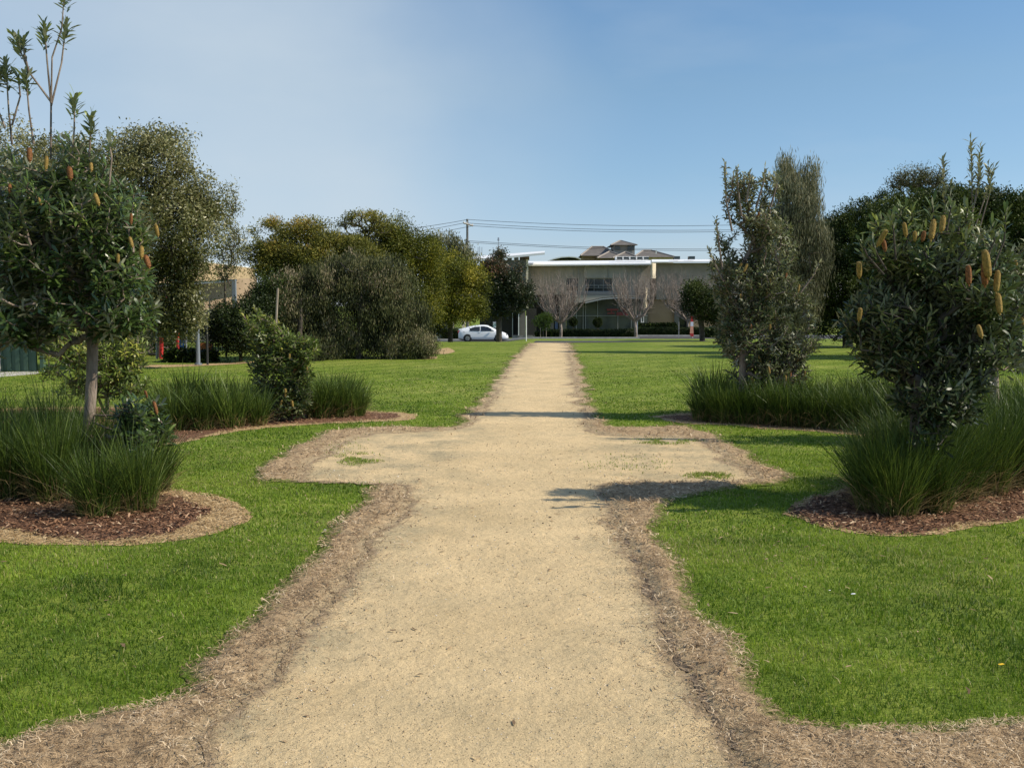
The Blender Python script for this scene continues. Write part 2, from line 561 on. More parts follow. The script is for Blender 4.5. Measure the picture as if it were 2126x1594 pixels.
def sand_mat():
    m, N, L = mat('decomposed_granite')
    out = N('ShaderNodeOutputMaterial')
    b = N('ShaderNodeBsdfPrincipled')
    b.inputs['Roughness'].default_value = 0.9
    b.inputs['Specular IOR Level'].default_value = 0.15
    tc = N('ShaderNodeTexCoord')

    def noise(s, d=6, ro=0.6, sc=(1, 1, 1)):
        mp = N('ShaderNodeMapping')
        mp.inputs['Scale'].default_value = sc
        L(tc.outputs['Object'], mp.inputs['Vector'])
        n = N('ShaderNodeTexNoise')
        n.inputs['Scale'].default_value = s
        n.inputs['Detail'].default_value = d
        n.inputs['Roughness'].default_value = ro
        L(mp.outputs[0], n.inputs['Vector'])
        return n.outputs[0]

    def ramp(v, st):
        r = N('ShaderNodeValToRGB')
        r.color_ramp.elements[0].position, r.color_ramp.elements[0].color = st[0][0], (*st[0][1], 1)
        r.color_ramp.elements[1].position, r.color_ramp.elements[1].color = st[-1][0], (*st[-1][1], 1)
        for p, c in st[1:-1]:
            e = r.color_ramp.elements.new(p)
            e.color = (*c, 1)
        L(v, r.inputs[0])
        return r.outputs[0]

    def mix(f, a, c, mode='MIX'):
        x = N('ShaderNodeMix')
        x.data_type = 'RGBA'
        x.blend_type = mode
        if isinstance(f, float):
            x.inputs[0].default_value = f
        else:
            L(f, x.inputs[0])
        L(a, x.inputs[6])
        L(c, x.inputs[7])
        return x.outputs[2]
    base = ramp(noise(1.1, 5), [(0.3, (0.52, 0.39, 0.215)), (0.5, (0.62, 0.465, 0.26)), (0.7, (0.67, 0.505, 0.285))])
    fine = ramp(noise(85, 6, 0.85), [(0.28, (0.62, 0.58, 0.52)), (0.48, (1.02, 1.02, 1.0)), (0.7, (1.28, 1.28, 1.26))])
    c = mix(1.0, base, fine, 'MULTIPLY')
    spk = ramp(noise(190, 2, 0.5), [(0.2, (0.5, 0.46, 0.4)), (0.34, (1, 1, 1))])
    c = mix(1.0, c, spk, 'MULTIPLY')
    # mossy / damp grey-green stains, mostly toward the edges of the walked line
    at = N('ShaderNodeAttribute')
    at.attribute_name = 'tone'
    st = ramp(noise(1.7, 9, 0.72), [(0.42, (0, 0, 0)), (0.64, (1, 1, 1))])
    fm = N('ShaderNodeMath')
    fm.operation = 'MULTIPLY'
    L(st, fm.inputs[0])
    L(at.outputs['Fac'], fm.inputs[1])
    moss = ramp(noise(30, 5, 0.75), [(0.35, (0.27, 0.225, 0.13)), (0.65, (0.45, 0.37, 0.225))])
    c = mix(fm.outputs[0], c, moss)
    at2 = N('ShaderNodeAttribute')
    at2.attribute_name = 'e_in'
    ad = N('ShaderNodeMath')
    ad.operation = 'MULTIPLY_ADD'
    L(noise(13, 8, 0.75), ad.inputs[0])
    ad.inputs[1].default_value = 1.5
    L(at2.outputs['Fac'], ad.inputs[2])
    mr = N('ShaderNodeMapRange')
    mr.inputs['From Min'].default_value = 1.18
    mr.inputs['From Max'].default_value = 1.5
    L(ad.outputs[0], mr.inputs['Value'])
    c = mix(mr.outputs[0], c, ramp(noise(26, 7, .7), [(0.3, (0.13, 0.09, 0.055)), (0.5, (0.3, 0.22, 0.13)), (0.72, (0.5, 0.37, 0.23))]))
    L(c, b.inputs['Base Color'])
    bp = N('ShaderNodeBump')
    bp.inputs['Distance'].default_value = 0.006
    L(noise(120, 4, 0.8), bp.inputs['Height'])
    bp2 = N('ShaderNodeBump')
    bp2.inputs['Distance'].default_value = 0.028
    L(noise(8, 6, 0.7), bp2.inputs['Height'])
    L(bp.outputs[0], bp2.inputs['Normal'])
    L(bp2.outputs[0], b.inputs['Normal'])
    L(b.outputs[0], out.inputs[0])
    return m


def feather_mat(name, c1, c3, c2, inner, outer):
    m, N, L = mat(name)
    out = N('ShaderNodeOutputMaterial')
    b = N('ShaderNodeBsdfPrincipled')
    b.inputs['Roughness'].default_value = 0.92
    b.inputs['Specular IOR Level'].default_value = 0.12
    tc = N('ShaderNodeTexCoord')

    def noise(s, d=7, ro=0.62):
        n = N('ShaderNodeTexNoise')
        n.inputs['Scale'].default_value = s
        n.inputs['Detail'].default_value = d
        n.inputs['Roughness'].default_value = ro
        L(tc.outputs['Object'], n.inputs['Vector'])
        return n.outputs[0]

    def edge(attr, width_noise):
        at = N('ShaderNodeAttribute')
        at.attribute_name = attr
        ad = N('ShaderNodeMath')
        ad.operation = 'MULTIPLY_ADD'
        L(width_noise, ad.inputs[0])
        ad.inputs[1].default_value = 1.5
        L(at.outputs['Fac'], ad.inputs[2])
        mr = N('ShaderNodeMapRange')
        mr.inputs['From Min'].default_value = 1.12
        mr.inputs['From Max'].default_value = 1.42
        L(ad.outputs[0], mr.inputs['Value'])
        return mr.outputs[0]

    def mix(f, a, c):
        x = N('ShaderNodeMix')
        x.data_type = 'RGBA'
        L(f, x.inputs[0])
        for i, v in ((6, a), (7, c)):
            if isinstance(v, tuple):
                x.inputs[i].default_value = (*v, 1)
            else:
                L(v, x.inputs[i])
        return x.outputs[2]

    def ramp(v, st):
        r = N('ShaderNodeValToRGB')
        r.color_ramp.elements[0].position, r.color_ramp.elements[0].color = st[0][0], (*st[0][1], 1)
        r.color_ramp.elements[1].position, r.color_ramp.elements[1].color = st[-1][0], (*st[-1][1], 1)
        for p, c in st[1:-1]:
            e = r.color_ramp.elements.new(p)
            e.color = (*c, 1)
        L(v, r.inputs[0])
        return r.outputs[0]
    big = ramp(noise(1.3, 3), [(0.35, (0.0, 0.0, 0.0)), (0.65, (1, 1, 1))])
    c = mix(big, ramp(noise(24, 8), [(0.3, c1), (0.5, c3), (0.72, c2)]), ramp(noise(26, 8), [(0.3, tuple(v * 1.3 for v in c1)), (0.5, tuple(v * 1.2 for v in c3)), (0.72, tuple(min(.8, v * 1.15) for v in c2))]))
    fine = noise(14, 8, 0.75)
    if inner:
        c = mix(edge('e_in', fine), c, ramp(noise(60, 5, .8), [(0.3, (0.27, 0.2, 0.12)), (0.6, (0.49, 0.375, 0.22))]))
    if outer:
        c = mix(edge('e_out', fine), c, ramp(noise(40, 4, .7), [(0.3, (0.075, 0.11, 0.015)), (0.7, (0.18, 0.22, 0.04))]))
    L(c, b.inputs['Base Color'])
    bp = N('ShaderNodeBump')
    bp.inputs['Distance'].default_value = 0.02
    L(noise(45, 6, .7), bp.inputs['Height'])
    L(bp.outputs[0], b.inputs['Normal'])
    L(b.outputs[0], out.inputs[0])
    return m


M_ground = ground_mat()
M_sand = sand_mat()
M_dead = feather_mat('dead_grass_thatch', (0.14, 0.095, 0.055), (0.36, 0.255, 0.145), (0.6, 0.44, 0.26), True, True)
M_deady = noisy('dead_grass_yellow', (0.24, 0.155, 0.07), (0.62, 0.45, 0.24), c3=(0.45, 0.31, 0.15), scale=26, rough=0.9, detail=8, bump=0.02, bscale=45, lo=0.3, hi=0.72)
M_mulch = noisy('bark_mulch', (0.05, 0.026, 0.014), (0.36, 0.2, 0.115), c3=(0.18, 0.088, 0.046), scale=24, rough=0.95, detail=8, bump=0.03, bscale=40, lo=0.3, hi=0.72)
M_soil = noisy('dark_soil', (0.05, 0.037, 0.024), (0.27, 0.2, 0.13), scale=20, rough=0.95, bump=0.02, bscale=40)

# ------------------------------------------------------------------ ground sheets
Xs = np.concatenate([[-1500, -600, -300, -160, -110, -80, -60], np.arange(-50, 52, 2.0), [60, 80, 110, 160, 300, 600, 1500]])
Ysr = np.concatenate([[-300, -60, -20, -5], np.arange(0, 40, 4), np.arange(40, 52, 0.5), np.arange(52, 88, 4), [88, 90, 90.5, 91, 93, 95, 97, 97.5, 98, 100, 102, 104, 105, 106, 108, 110, 114, 118, 125, 140, 180, 300, 700, 2200]])
# inside the far zone the left/right blend is narrow, so add columns
Xs = np.unique(np.round(np.concatenate([Xs, np.arange(-3, 4.2, 0.2)]), 3))


def sheet(name, xs, ys, dz, m, mask=None):
    XX, YY = np.meshgrid(xs, ys)
    ZZ = terrain(XX, YY) + dz
    V = np.stack([XX.ravel(), YY.ravel(), ZZ.ravel()], 1)
    nx, ny = len(xs), len(ys)
    i = np.arange((ny - 1) * (nx - 1))
    r, c = i // (nx - 1), i % (nx - 1)
    a = r * nx + c
    f = np.stack([a, a + 1, a + nx + 1, a + nx], 1)
    if mask is not None:
        cx = (xs[c] + xs[c + 1]) / 2
        cy = (ys[r] + ys[r + 1]) / 2
        f = f[mask(cx, cy)]
    return link(name, np_mesh(name, V, [f], smooth=True), m)


tag(sheet('lawn_ground', Xs, Ysr, 0, M_ground), kind='structure')
yr = Ysr[(Ysr >= 90) & (Ysr <= 106)]
xr = Xs[(Xs >= -60) & (Xs <= 60)]


def roadmask(cx, cy):
    px = 1063 + F * cx / cy
    return (cy < 97.5) | (px > 1322)


tag(sheet('road', xr, yr, 0.006, M_asph, roadmask), kind='structure')


def dens(poly, step=0.03, jit=0.02, seed=0, closed=True, wander=0.0):
    """world XY polygon from points; resampled with noise on its outline"""
    p = np.array([(v.x, v.y) for v in poly])
    # catmull-rom
    n = len(p)
    out = []
    for i in range(n):
        p0, p1, p2, p3 = p[(i - 1) % n], p[i], p[(i + 1) % n], p[(i + 2) % n]
        d = np.linalg.norm(p2 - p1)
        dist = max(2.0, (p1[1] + p2[1]) / 2)
        st = step * max(1, dist / 4)
        k = max(1, int(d / st))
        k = min(k, 120)
        for t in np.arange(k) / k:
            q = 0.5 * ((2 * p1) + (-p0 + p2) * t + (2 * p0 - 5 * p1 + 4 * p2 - p3) * t * t + (-p0 + 3 * p1 - 3 * p2 + p3) * t ** 3)
            lin = p1 * (1 - t) + p2 * t
            out.append(0.6 * q + 0.4 * lin)
    out = np.array(out)
    nx = (fbm(out[:, 0] * 6, out[:, 1] * 6, seed, 4) - 0.5) * 2
    ny = (fbm(out[:, 0] * 6, out[:, 1] * 6, seed + 50, 4) - 0.5) * 2
    wx = (fbm(out[:, 0] * 1.7, out[:, 1] * 1.7, seed + 90, 2) - 0.5) * 2
    wy = (fbm(out[:, 0] * 1.7, out[:, 1] * 1.7, seed + 95, 2) - 0.5) * 2
    sc_ = np.clip(out[:, 1] / 9, .6, 1.6)
    out[:, 0] += (nx * jit * 2.4 + wx * wander) * sc_
    out[:, 1] += (ny * jit * 2.4 + wy * wander) * sc_
    return out


def inside(px, py, poly):
    """vectorised even-odd test"""
    res = np.zeros(len(px), bool)
    x0, y0 = poly[:, 0], poly[:, 1]
    x1, y1 = np.roll(x0, -1), np.roll(y0, -1)
    for a, b, c, d in zip(x0, y0, x1, y1):
        if b == d:
            continue
        cr = ((b > py) != (d > py))
        if not cr.any():
            continue
        idx = np.nonzero(cr)[0]
        xi = (c - a) * (py[idx] - b) / (d - b) + a
        res[idx] ^= px[idx] < xi
    return res


def edge_dist(px, py, poly):
    d = np.full(len(px), 1e9)
    p = poly
    q = np.roll(poly, -1, axis=0)
    for a, b in zip(p, q):
        v = b - a
        l2 = max(1e-9, (v ** 2).sum())
        t = np.clip(((px - a[0]) * v[0] + (py - a[1]) * v[1]) / l2, 0, 1)
        dd = (px - a[0] - t * v[0]) ** 2 + (py - a[1] - t * v[1]) ** 2
        np.minimum(d, dd, out=d)
    return np.sqrt(d)


def poly_sheet(name, poly, z, m, label=None, grid=None):
    tri = tessellate_polygon([[Vector((x, y, 0)) for x, y in poly]])
    V = np.array([(x, y, z) for x, y in poly])
    f = np.array(tri)
    # keep normals up
    a, b, c = V[f[:, 0]], V[f[:, 1]], V[f[:, 2]]
    s = (b[:, 0] - a[:, 0]) * (c[:, 1] - a[:, 1]) - (b[:, 1] - a[:, 1]) * (c[:, 0] - a[:, 0])
    f[s < 0] = f[s < 0][:, ::-1]
    me = np_mesh(name, V, [f])
    o = link(name, me, m)
    tag(o, kind='structure')
    return o


OUT_L = [(-400, 1900), (-300, 1640), (-60, 1572), (0, 1552), (150, 1500), (290, 1472), (370, 1422), (385, 1385), (500, 1310), (560, 1240), (645, 1160), (668, 1100), (738, 1050), (762, 1004), (650, 1004), (522, 1001), (540, 973), (605, 928), (700, 890), (850, 886), (935, 886), (975, 850), (1015, 800), (1050, 755), (1085, 720), (1095, 712.3)]
OUT_R = [(1188, 712.3), (1200, 740), (1215, 775), (1235, 830), (1245, 868), (1275, 885), (1340, 889), (1430, 884), (1500, 905), (1545, 930), (1590, 958), (1655, 988), (1630, 1006), (1560, 1012), (1450, 1030), (1392, 1050), (1365, 1085), (1382, 1130), (1420, 1180), (1440, 1230), (1470, 1280), (1530, 1330), (1568, 1400), (1580, 1450), (1630, 1492), (1750, 1508), (1900, 1505), (2000, 1500), (2126, 1488), (2400, 1480), (2500, 1900)]
IN_L = [(250, 1900), (410, 1594), (455, 1490), (560, 1400), (650, 1290), (735, 1190), (790, 1110), (835, 1050), (846, 1008), (720, 1004), (600, 1003), (640, 972), (700, 935), (760, 903), (930, 895), (985, 865), (1020, 820), (1050, 770), (1088, 727), (1103, 712.6)]
IN_R = [(1177, 712.6), (1183, 740), (1190, 775), (1203, 820), (1213, 860), (1226, 885), (1262, 905), (1430, 908), (1478, 925), (1500, 948), (1555, 985), (1520, 1001), (1440, 1004), (1262, 1004), (1247, 1020), (1272, 1070), (1300, 1130), (1340, 1220), (1390, 1330), (1440, 1440), (1500, 1520), (1560, 1594), (1680, 1900)]
outer = dens([G(*p) for p in OUT_L + OUT_R], jit=0.04, seed=3, wander=.10)
inner = dens([G(*p) for p in IN_L + IN_R], jit=0.05, seed=9, wander=.10)
sub_inner = inner[::3]
sub_outer = outer[::3]


def refine(o, near=0.13, far=1.2, its=7):
    bm = bmesh.new()
    bm.from_mesh(o.data)
    for it in range(its):
        es = []
        for e in bm.edges:
            y = (e.verts[0].co.y + e.verts[1].co.y) / 2
            if e.calc_length() > max(near, min(far, near * y / 6.0)):
                es.append(e)
        if not es:
            break
        bmesh.ops.subdivide_edges(bm, edges=es, cuts=1)
        bmesh.ops.triangulate(bm, faces=[f for f in bm.faces if len(f.verts) > 3])
    bm.to_mesh(o.data)
    bm.free()
    v = np.empty(len(o.data.vertices) * 3, np.float32)
    o.data.vertices.foreach_get('co', v)
    return v.reshape(-1, 3)


def attr(o, name, val):
    a_ = o.data.attributes.new(name, 'FLOAT', 'POINT')
    a_.data.foreach_set('value', np.ascontiguousarray(val, dtype=np.float32))


def verge_height(x, y, din=None, dout=None):
    din = edge_dist(x, y, sub_inner) if din is None else din
    dout = edge_dist(x, y, sub_outer) if dout is None else dout
    m = np.clip(din / 0.10, 0, 1) * np.clip(dout / 0.12, 0, 1)
    m = m * m * (3 - 2 * m)
    n1 = fbm(x * 11, y * 11, 40, 3)
    n2 = fbm(x * 2.5, y * 2.5, 41, 2)
    return m * (0.005 + 0.05 * np.clip(n1 - 0.3, 0, 1) + 0.035 * np.clip(n2 - .3, 0, 1)) * np.clip(1.6 - y / 16, .3, 1)


vo = poly_sheet('dead_grass_verge', outer, 0.004, M_dead)
vv = refine(vo, near=0.16)
bm = bmesh.new()
bm.from_mesh(vo.data)
cen = np.array([f.calc_center_median()[:2] for f in bm.faces])
gone = inside(cen[:, 0], cen[:, 1], inner) & (edge_dist(cen[:, 0], cen[:, 1], sub_inner) > 0.25 + 0.01 * cen[:, 1])
bm.faces.ensure_lookup_table()
bmesh.ops.delete(bm, geom=[bm.faces[i] for i in np.nonzero(gone)[0]], context='FACES')
bm.to_mesh(vo.data)
bm.free()
vv = refine(vo, near=0.05, far=1.0, its=5)
wid = 0.16 + 0.004 * vv[:, 1]
din_, dout_ = edge_dist(vv[:, 0], vv[:, 1], sub_inner), edge_dist(vv[:, 0], vv[:, 1], sub_outer)
ins_ = inside(vv[:, 0], vv[:, 1], inner)
attr(vo, 'e_in', np.clip(1 - din_ / wid, 0, 1) * 0.85)
attr(vo, 'e_out', np.clip(1 - dout_ / wid, 0, 1) * 0.85)
hz = np.where(ins_, 0, verge_height(vv[:, 0], vv[:, 1], din_, dout_))
vv[:, 2] = 0.004 + hz
vo.data.vertices.foreach_set('co', vv.ravel())
vo.data.polygons.foreach_set('use_smooth', np.ones(len(vo.data.polygons), bool))
vo.data.update()
print('verge verts', len(vv))

# sand path: gridded so the staining can follow the walked line
me_o = poly_sheet('gravel_path', inner, 0.008, M_sand)
vv = refine(me_o, near=0.13)
ed = edge_dist(vv[:, 0], vv[:, 1], sub_inner)
cxp = np.interp(vv[:, 1], [2, 6, 15, 43], [-0.33, -0.18, 0.3, 1.6])
off = np.abs(vv[:, 0] - cxp - 0.1)
tonev = np.clip(0.32 + 0.68 * np.clip((off - 0.35) / 0.6, 0, 1), 0, 1)
tonev = np.maximum(tonev * np.clip(1.6 - off * 0.35, 0.5, 1), np.clip(1 - ed / 0.25, 0, 1) * 0.95)
attr(me_o, 'tone', tonev)
attr(me_o, 'e_in', np.clip(1 - ed / (0.14 + 0.004 * vv[:, 1]), 0, 1) * 0.9)

# mulch beds with a yellow dead-grass rim
BEDS = [
    ([(-300, 1120), (0, 1126), (80, 1131), (200, 1133), (330, 1125), (430, 1112), (490, 1092), (508, 1065), (490, 1042), (430, 1026), (340, 1015), (330, 985), (200, 950), (0, 930), (-300, 930)],
     [(-300, 1085), (0, 1098), (60, 1112), (150, 1122), (220, 1125), (330, 1113), (400, 1097), (428, 1070), (415, 1050), (370, 1035), (325, 1022), (310, 985), (200, 958), (0, 940), (-300, 940)]),
    ([(0, 940), (200, 938), (350, 926), (450, 905), (560, 889), (700, 879), (800, 877), (850, 873), (866, 865), (842, 857), (770, 854), (640, 848), (300, 845), (0, 850)],
     [(0, 932), (200, 931), (350, 920), (450, 900), (560, 884), (700, 875), (790, 873), (828, 868), (822, 861), (770, 858), (640, 852), (300, 850), (0, 855)]),
    ([(1350, 866), (1430, 858), (1600, 850), (2000, 850), (2000, 912), (1850, 910), (1700, 898), (1500, 884), (1400, 876)],
     [(1375, 866), (1440, 861), (1600, 854), (1990, 854), (1990, 906), (1850, 904), (1700, 892), (1500, 880), (1410, 873)]),
    ([(1628, 1064), (1690, 1035), (1770, 1010), (1900, 975), (2126, 950), (2500, 930), (2500, 1040), (2126, 1078), (2000, 1098), (1900, 1111), (1800, 1112), (1700, 1095)],
     [(1650, 1064), (1700, 1040), (1780, 1015), (1900, 985), (2126, 958), (2500, 940), (2500, 1030), (2126, 1072), (2000, 1093), (1900, 1106), (1800, 1106), (1700, 1088)]),
]
rims, mulchs = [], []
for i, (o_, i_) in enumerate(BEDS):
    ro = dens([G(*p) for p in o_], jit=0.035, seed=20 + i, wander=.07)
    mi = dens([G(*p) for p in i_], jit=0.06, seed=30 + i, wander=.07)
    rims.append(ro)
    mulchs.append(mi)
    poly_sheet('dead_grass_rim', ro, 0.004, M_deady)
    poly_sheet('mulch_bed', mi, 0.009, M_mulch)
# eroded dark soil gap along the right edge of the path
SOILS = [[(1298, 1120), (1312, 1118), (1345, 1190), (1372, 1260), (1400, 1330), (1440, 1400), (1480, 1470), (1530, 1530), (1520, 1545), (1465, 1480), (1418, 1400), (1385, 1330), (1352, 1260), (1328, 1190)],
         [(1190, 905), (1230, 903), (1250, 908), (1215, 911)]]
gap = [(1302, 1125), (1322, 1165), (1338, 1200), (1352, 1232), (1372, 1290), (1392, 1335), (1420, 1378), (1448, 1425), (1470, 1462), (1500, 1500), (1522, 1540)]
for i, (gx, gy) in enumerate(gap):
    w_ = (5, 9, 7, 13, 6, 12, 16, 11, 17, 10, 16)[i]
    h_ = (8, 10, 14, 22, 9, 26, 20, 22, 26, 16, 26)[i]
    ring = [(gx + math.cos(a) * w_ + math.sin(a) * h_ * .5, gy + math.sin(a) * h_) for a in np.linspace(0, 2 * math.pi, 9)[:-1]]
    poly_sheet('eroded_soil', dens([G(*p) for p in ring], step=.012, jit=0.03, seed=60 + i), 0.0105, M_soil)
# bare patches in the lawn
for i, sl in enumerate([[(905, 727), (930, 722), (945, 730), (925, 735), (900, 734)], [(862, 742), (905, 740), (905, 745), (868, 746)], [(1385, 1000), (1450, 996), (1460, 1004), (1400, 1008)]][:2]):
    poly_sheet('bare_patch', dens([G(*p) for p in sl], jit=0.02, seed=70 + i), 0.004, M_deady)
# asphalt footpath that crosses at the end of the gravel
fp = [(1108, 711.6), (1150, 712.1), (1240, 711.4), (1350, 709.8), (1500, 709), (1500, 708.4), (1350, 708.8), (1240, 708.2), (1112, 708.2)]
poly_sheet('asphalt_footpath', np.array([(G(*p).x, G(*p).y) for p in fp]), 0.012, M_asph)
# footpath edge by the green fence, and edging along the playground
poly_sheet('concrete_edge', np.array([(G(*p).x, G(*p).y) for p in [(-400, 784), (0, 783), (82, 776), (78, 770), (0, 773), (-400, 775)]]), 0.006, M_conc)
poly_sheet('sand_edge', dens([G(*p) for p in [(290, 764), (440, 759), (560, 751), (560, 749), (440, 755), (290, 759)]], jit=0.02, seed=80), 0.006, M_deady)


# ------------------------------------------------------------------ scatter: lawn blades, straw, bark chips, grains
def blades_mesh(name, x, y, z, h, w, tone, lean, seg=1, seed=0):
    r = np.random.default_rng(seed)
    n = len(x)
    th = r.uniform(0, 2 * np.pi, n)
    la = r.uniform(0, 2 * np.pi, n)
    sx, sy = np.cos(th) * w / 2, np.sin(th) * w / 2
    lx, ly = np.cos(la) * lean * h, np.sin(la) * lean * h
    if seg == 1:
        V = np.empty((n, 3, 3))
        V[:, 0] = np.stack([x - sx, y - sy, z], 1)
        V[:, 1] = np.stack([x + sx, y + sy, z], 1)
        V[:, 2] = np.stack([x + lx, y + ly, z + h], 1)
        i = np.arange(n)[:, None] * 3
        fs = [i + np.array([[0, 1, 2]])]
        k = 3
    else:
        V = np.empty((n, 5, 3))
        V[:, 0] = np.stack([x - sx, y - sy, z], 1)
        V[:, 1] = np.stack([x + sx, y + sy, z], 1)
        V[:, 2] = np.stack([x + sx * .8 + lx * .35, y + sy * .8 + ly * .35, z + h * .6], 1)
        V[:, 3] = np.stack([x - sx * .8 + lx * .35, y - sy * .8 + ly * .35, z + h * .6], 1)
        V[:, 4] = np.stack([x + lx, y + ly, z + h * 0.92], 1)
        i = np.arange(n)[:, None] * 5
        fs = [i + np.array([[0, 1, 2, 3]]), i + np.array([[3, 2, 4]])]
        k = 5
    return np_mesh(name, V.reshape(-1, 3), fs, tone=np.repeat(tone, k))


def scatter_xy(y0, y1, density, r, margin=1.12, extra=0.3):
    """random points over the viewed wedge between depths"""
    A = lambda Y: Y * (1063 / F) * margin + extra
    area = (A(y0) + A(y1)) * (y1 - y0)
    n = int(area * density)
    y = y0 + (y1 - y0) * r.random(n)
    wy = A(y)
    keep = r.random(n) < wy / A(y1)
    n2 = int(n * 1.0)
    y = y[keep]
    x = r.uniform(-1, 1, len(y)) * A(y)
    return x, y


def lawn():
    r = np.random.default_rng(11)
    Vx, Vy, Hh, Ww, Tt = [], [], [], [], []
    bands = [(2.0, 4.5, 13000, 0.024, 0.0032), (4.5, 7, 8000, 0.024, 0.0042), (7, 11, 3600, 0.023, 0.0065), (11, 17, 1300, 0.021, 0.011), (17, 25, 300, 0.02, 0.018), (25, 34, 70, 0.014, 0.022)]
    for y0, y1, dn, h, w in bands:
        x, y = scatter_xy(y0, y1, dn, r, 1.2, 1.3)
        jx, jy = r.normal(size=len(x)) * 0.05, r.normal(size=len(x)) * 0.06
        k = ~inside(x + jx, y + jy, outer[::2]) | ((r.random(len(x)) < 0.015) & ~inside(x, y, inner[::2]))
        for q in rims:
            k &= ~inside(x + jx * .8, y + jy * .8, q[::2])
        x, y = x[k], y[k]
        cl = fbm(x * 7, y * 7, 5, 3)
        cl2 = fbm(x * 1.3, y * 1.3, 8, 3)
        k = r.random(len(x)) < 0.5 + cl
        x, y, cl, cl2 = x[k], y[k], cl[k], cl2[k]
        Vx.append(x)
        Vy.append(y)
        wd = fbm(x * 2.6 + 40, y * 2.6, 63, 3) > 0.66
        Hh.append(h * (0.35 + 0.9 * r.random(len(x))) * (0.45 + 1.1 * cl) * np.where(wd, 1.35, 1))
        Ww.append(w * (0.7 + 0.6 * r.random(len(x))))
        cl3 = fbm(x * .45 + 9, y * .45, 18, 3)
        t = 0.14 - 0.16 * wd + 1.0 * (cl2 - 0.28) + 0.7 * (cl3 - .5) + 0.4 * (r.random(len(x)) - 0.4) + 0.55 * (cl - 0.5)
        dry = (r.random(len(x)) < 0.05 + 1.3 * np.clip(cl3 - 0.58, 0, 1) + 0.5 * np.clip(cl2 - 0.62, 0, 1))
        t = np.where(dry, r.uniform(0.9, 1.0, len(x)), np.clip(t, 0, 0.86))
        Tt.append(t)
    x, y, h, w, t = map(np.concatenate, (Vx, Vy, Hh, Ww, Tt))
    me = blades_mesh('grass', x, y, terrain(x, y), h, w, t, r.random(len(x)) * 0.9 + 0.1, seg=2, seed=3)
    tag(link('grass', me, M_blade), kind='stuff')
    print('lawn blades', len(x))


lawn()


def strips_mesh(name, x, y, z, L_, W_, tone, seed, curl=0.35, tilt=0.3):
    """little curved strips lying about (straw, chips)"""
    r = np.random.default_rng(seed)
    n = len(x)
    th = r.uniform(0, 2 * np.pi, n)
    c = (r.random(n) - .5) * curl * L_
    ti = r.random(n) ** 2 * tilt * L_
    dx, dy = np.cos(th), np.sin(th)
    V = np.empty((n, 6, 3))
    for j, (t, off, zz, wf) in enumerate(((-.5, 0, 0.0, 0.6), (0, 1, 0.55, 1.0), (.5, 0, 1.0, 0.5))):
        px = x + dx * L_ * t - dy * c * off
        py = y + dy * L_ * t + dx * c * off
        pz = z + ti * zz + (0.25 * ti if j == 1 else 0)
        roll = r.uniform(-.6, .6, n)
        V[:, j * 2] = np.stack([px - dy * W_ / 2 * wf, py + dx * W_ / 2 * wf, pz - W_ * .3 * roll], 1)
        V[:, j * 2 + 1] = np.stack([px + dy * W_ / 2 * wf, py - dx * W_ / 2 * wf, pz + W_ * .3 * roll], 1)
    i = np.arange(n)[:, None] * 6
    return np_mesh(name, V.reshape(-1, 3), [i + np.array([[0, 1, 3, 2]]), i + np.array([[2, 3, 5, 4]])], tone=np.repeat(tone, 6))


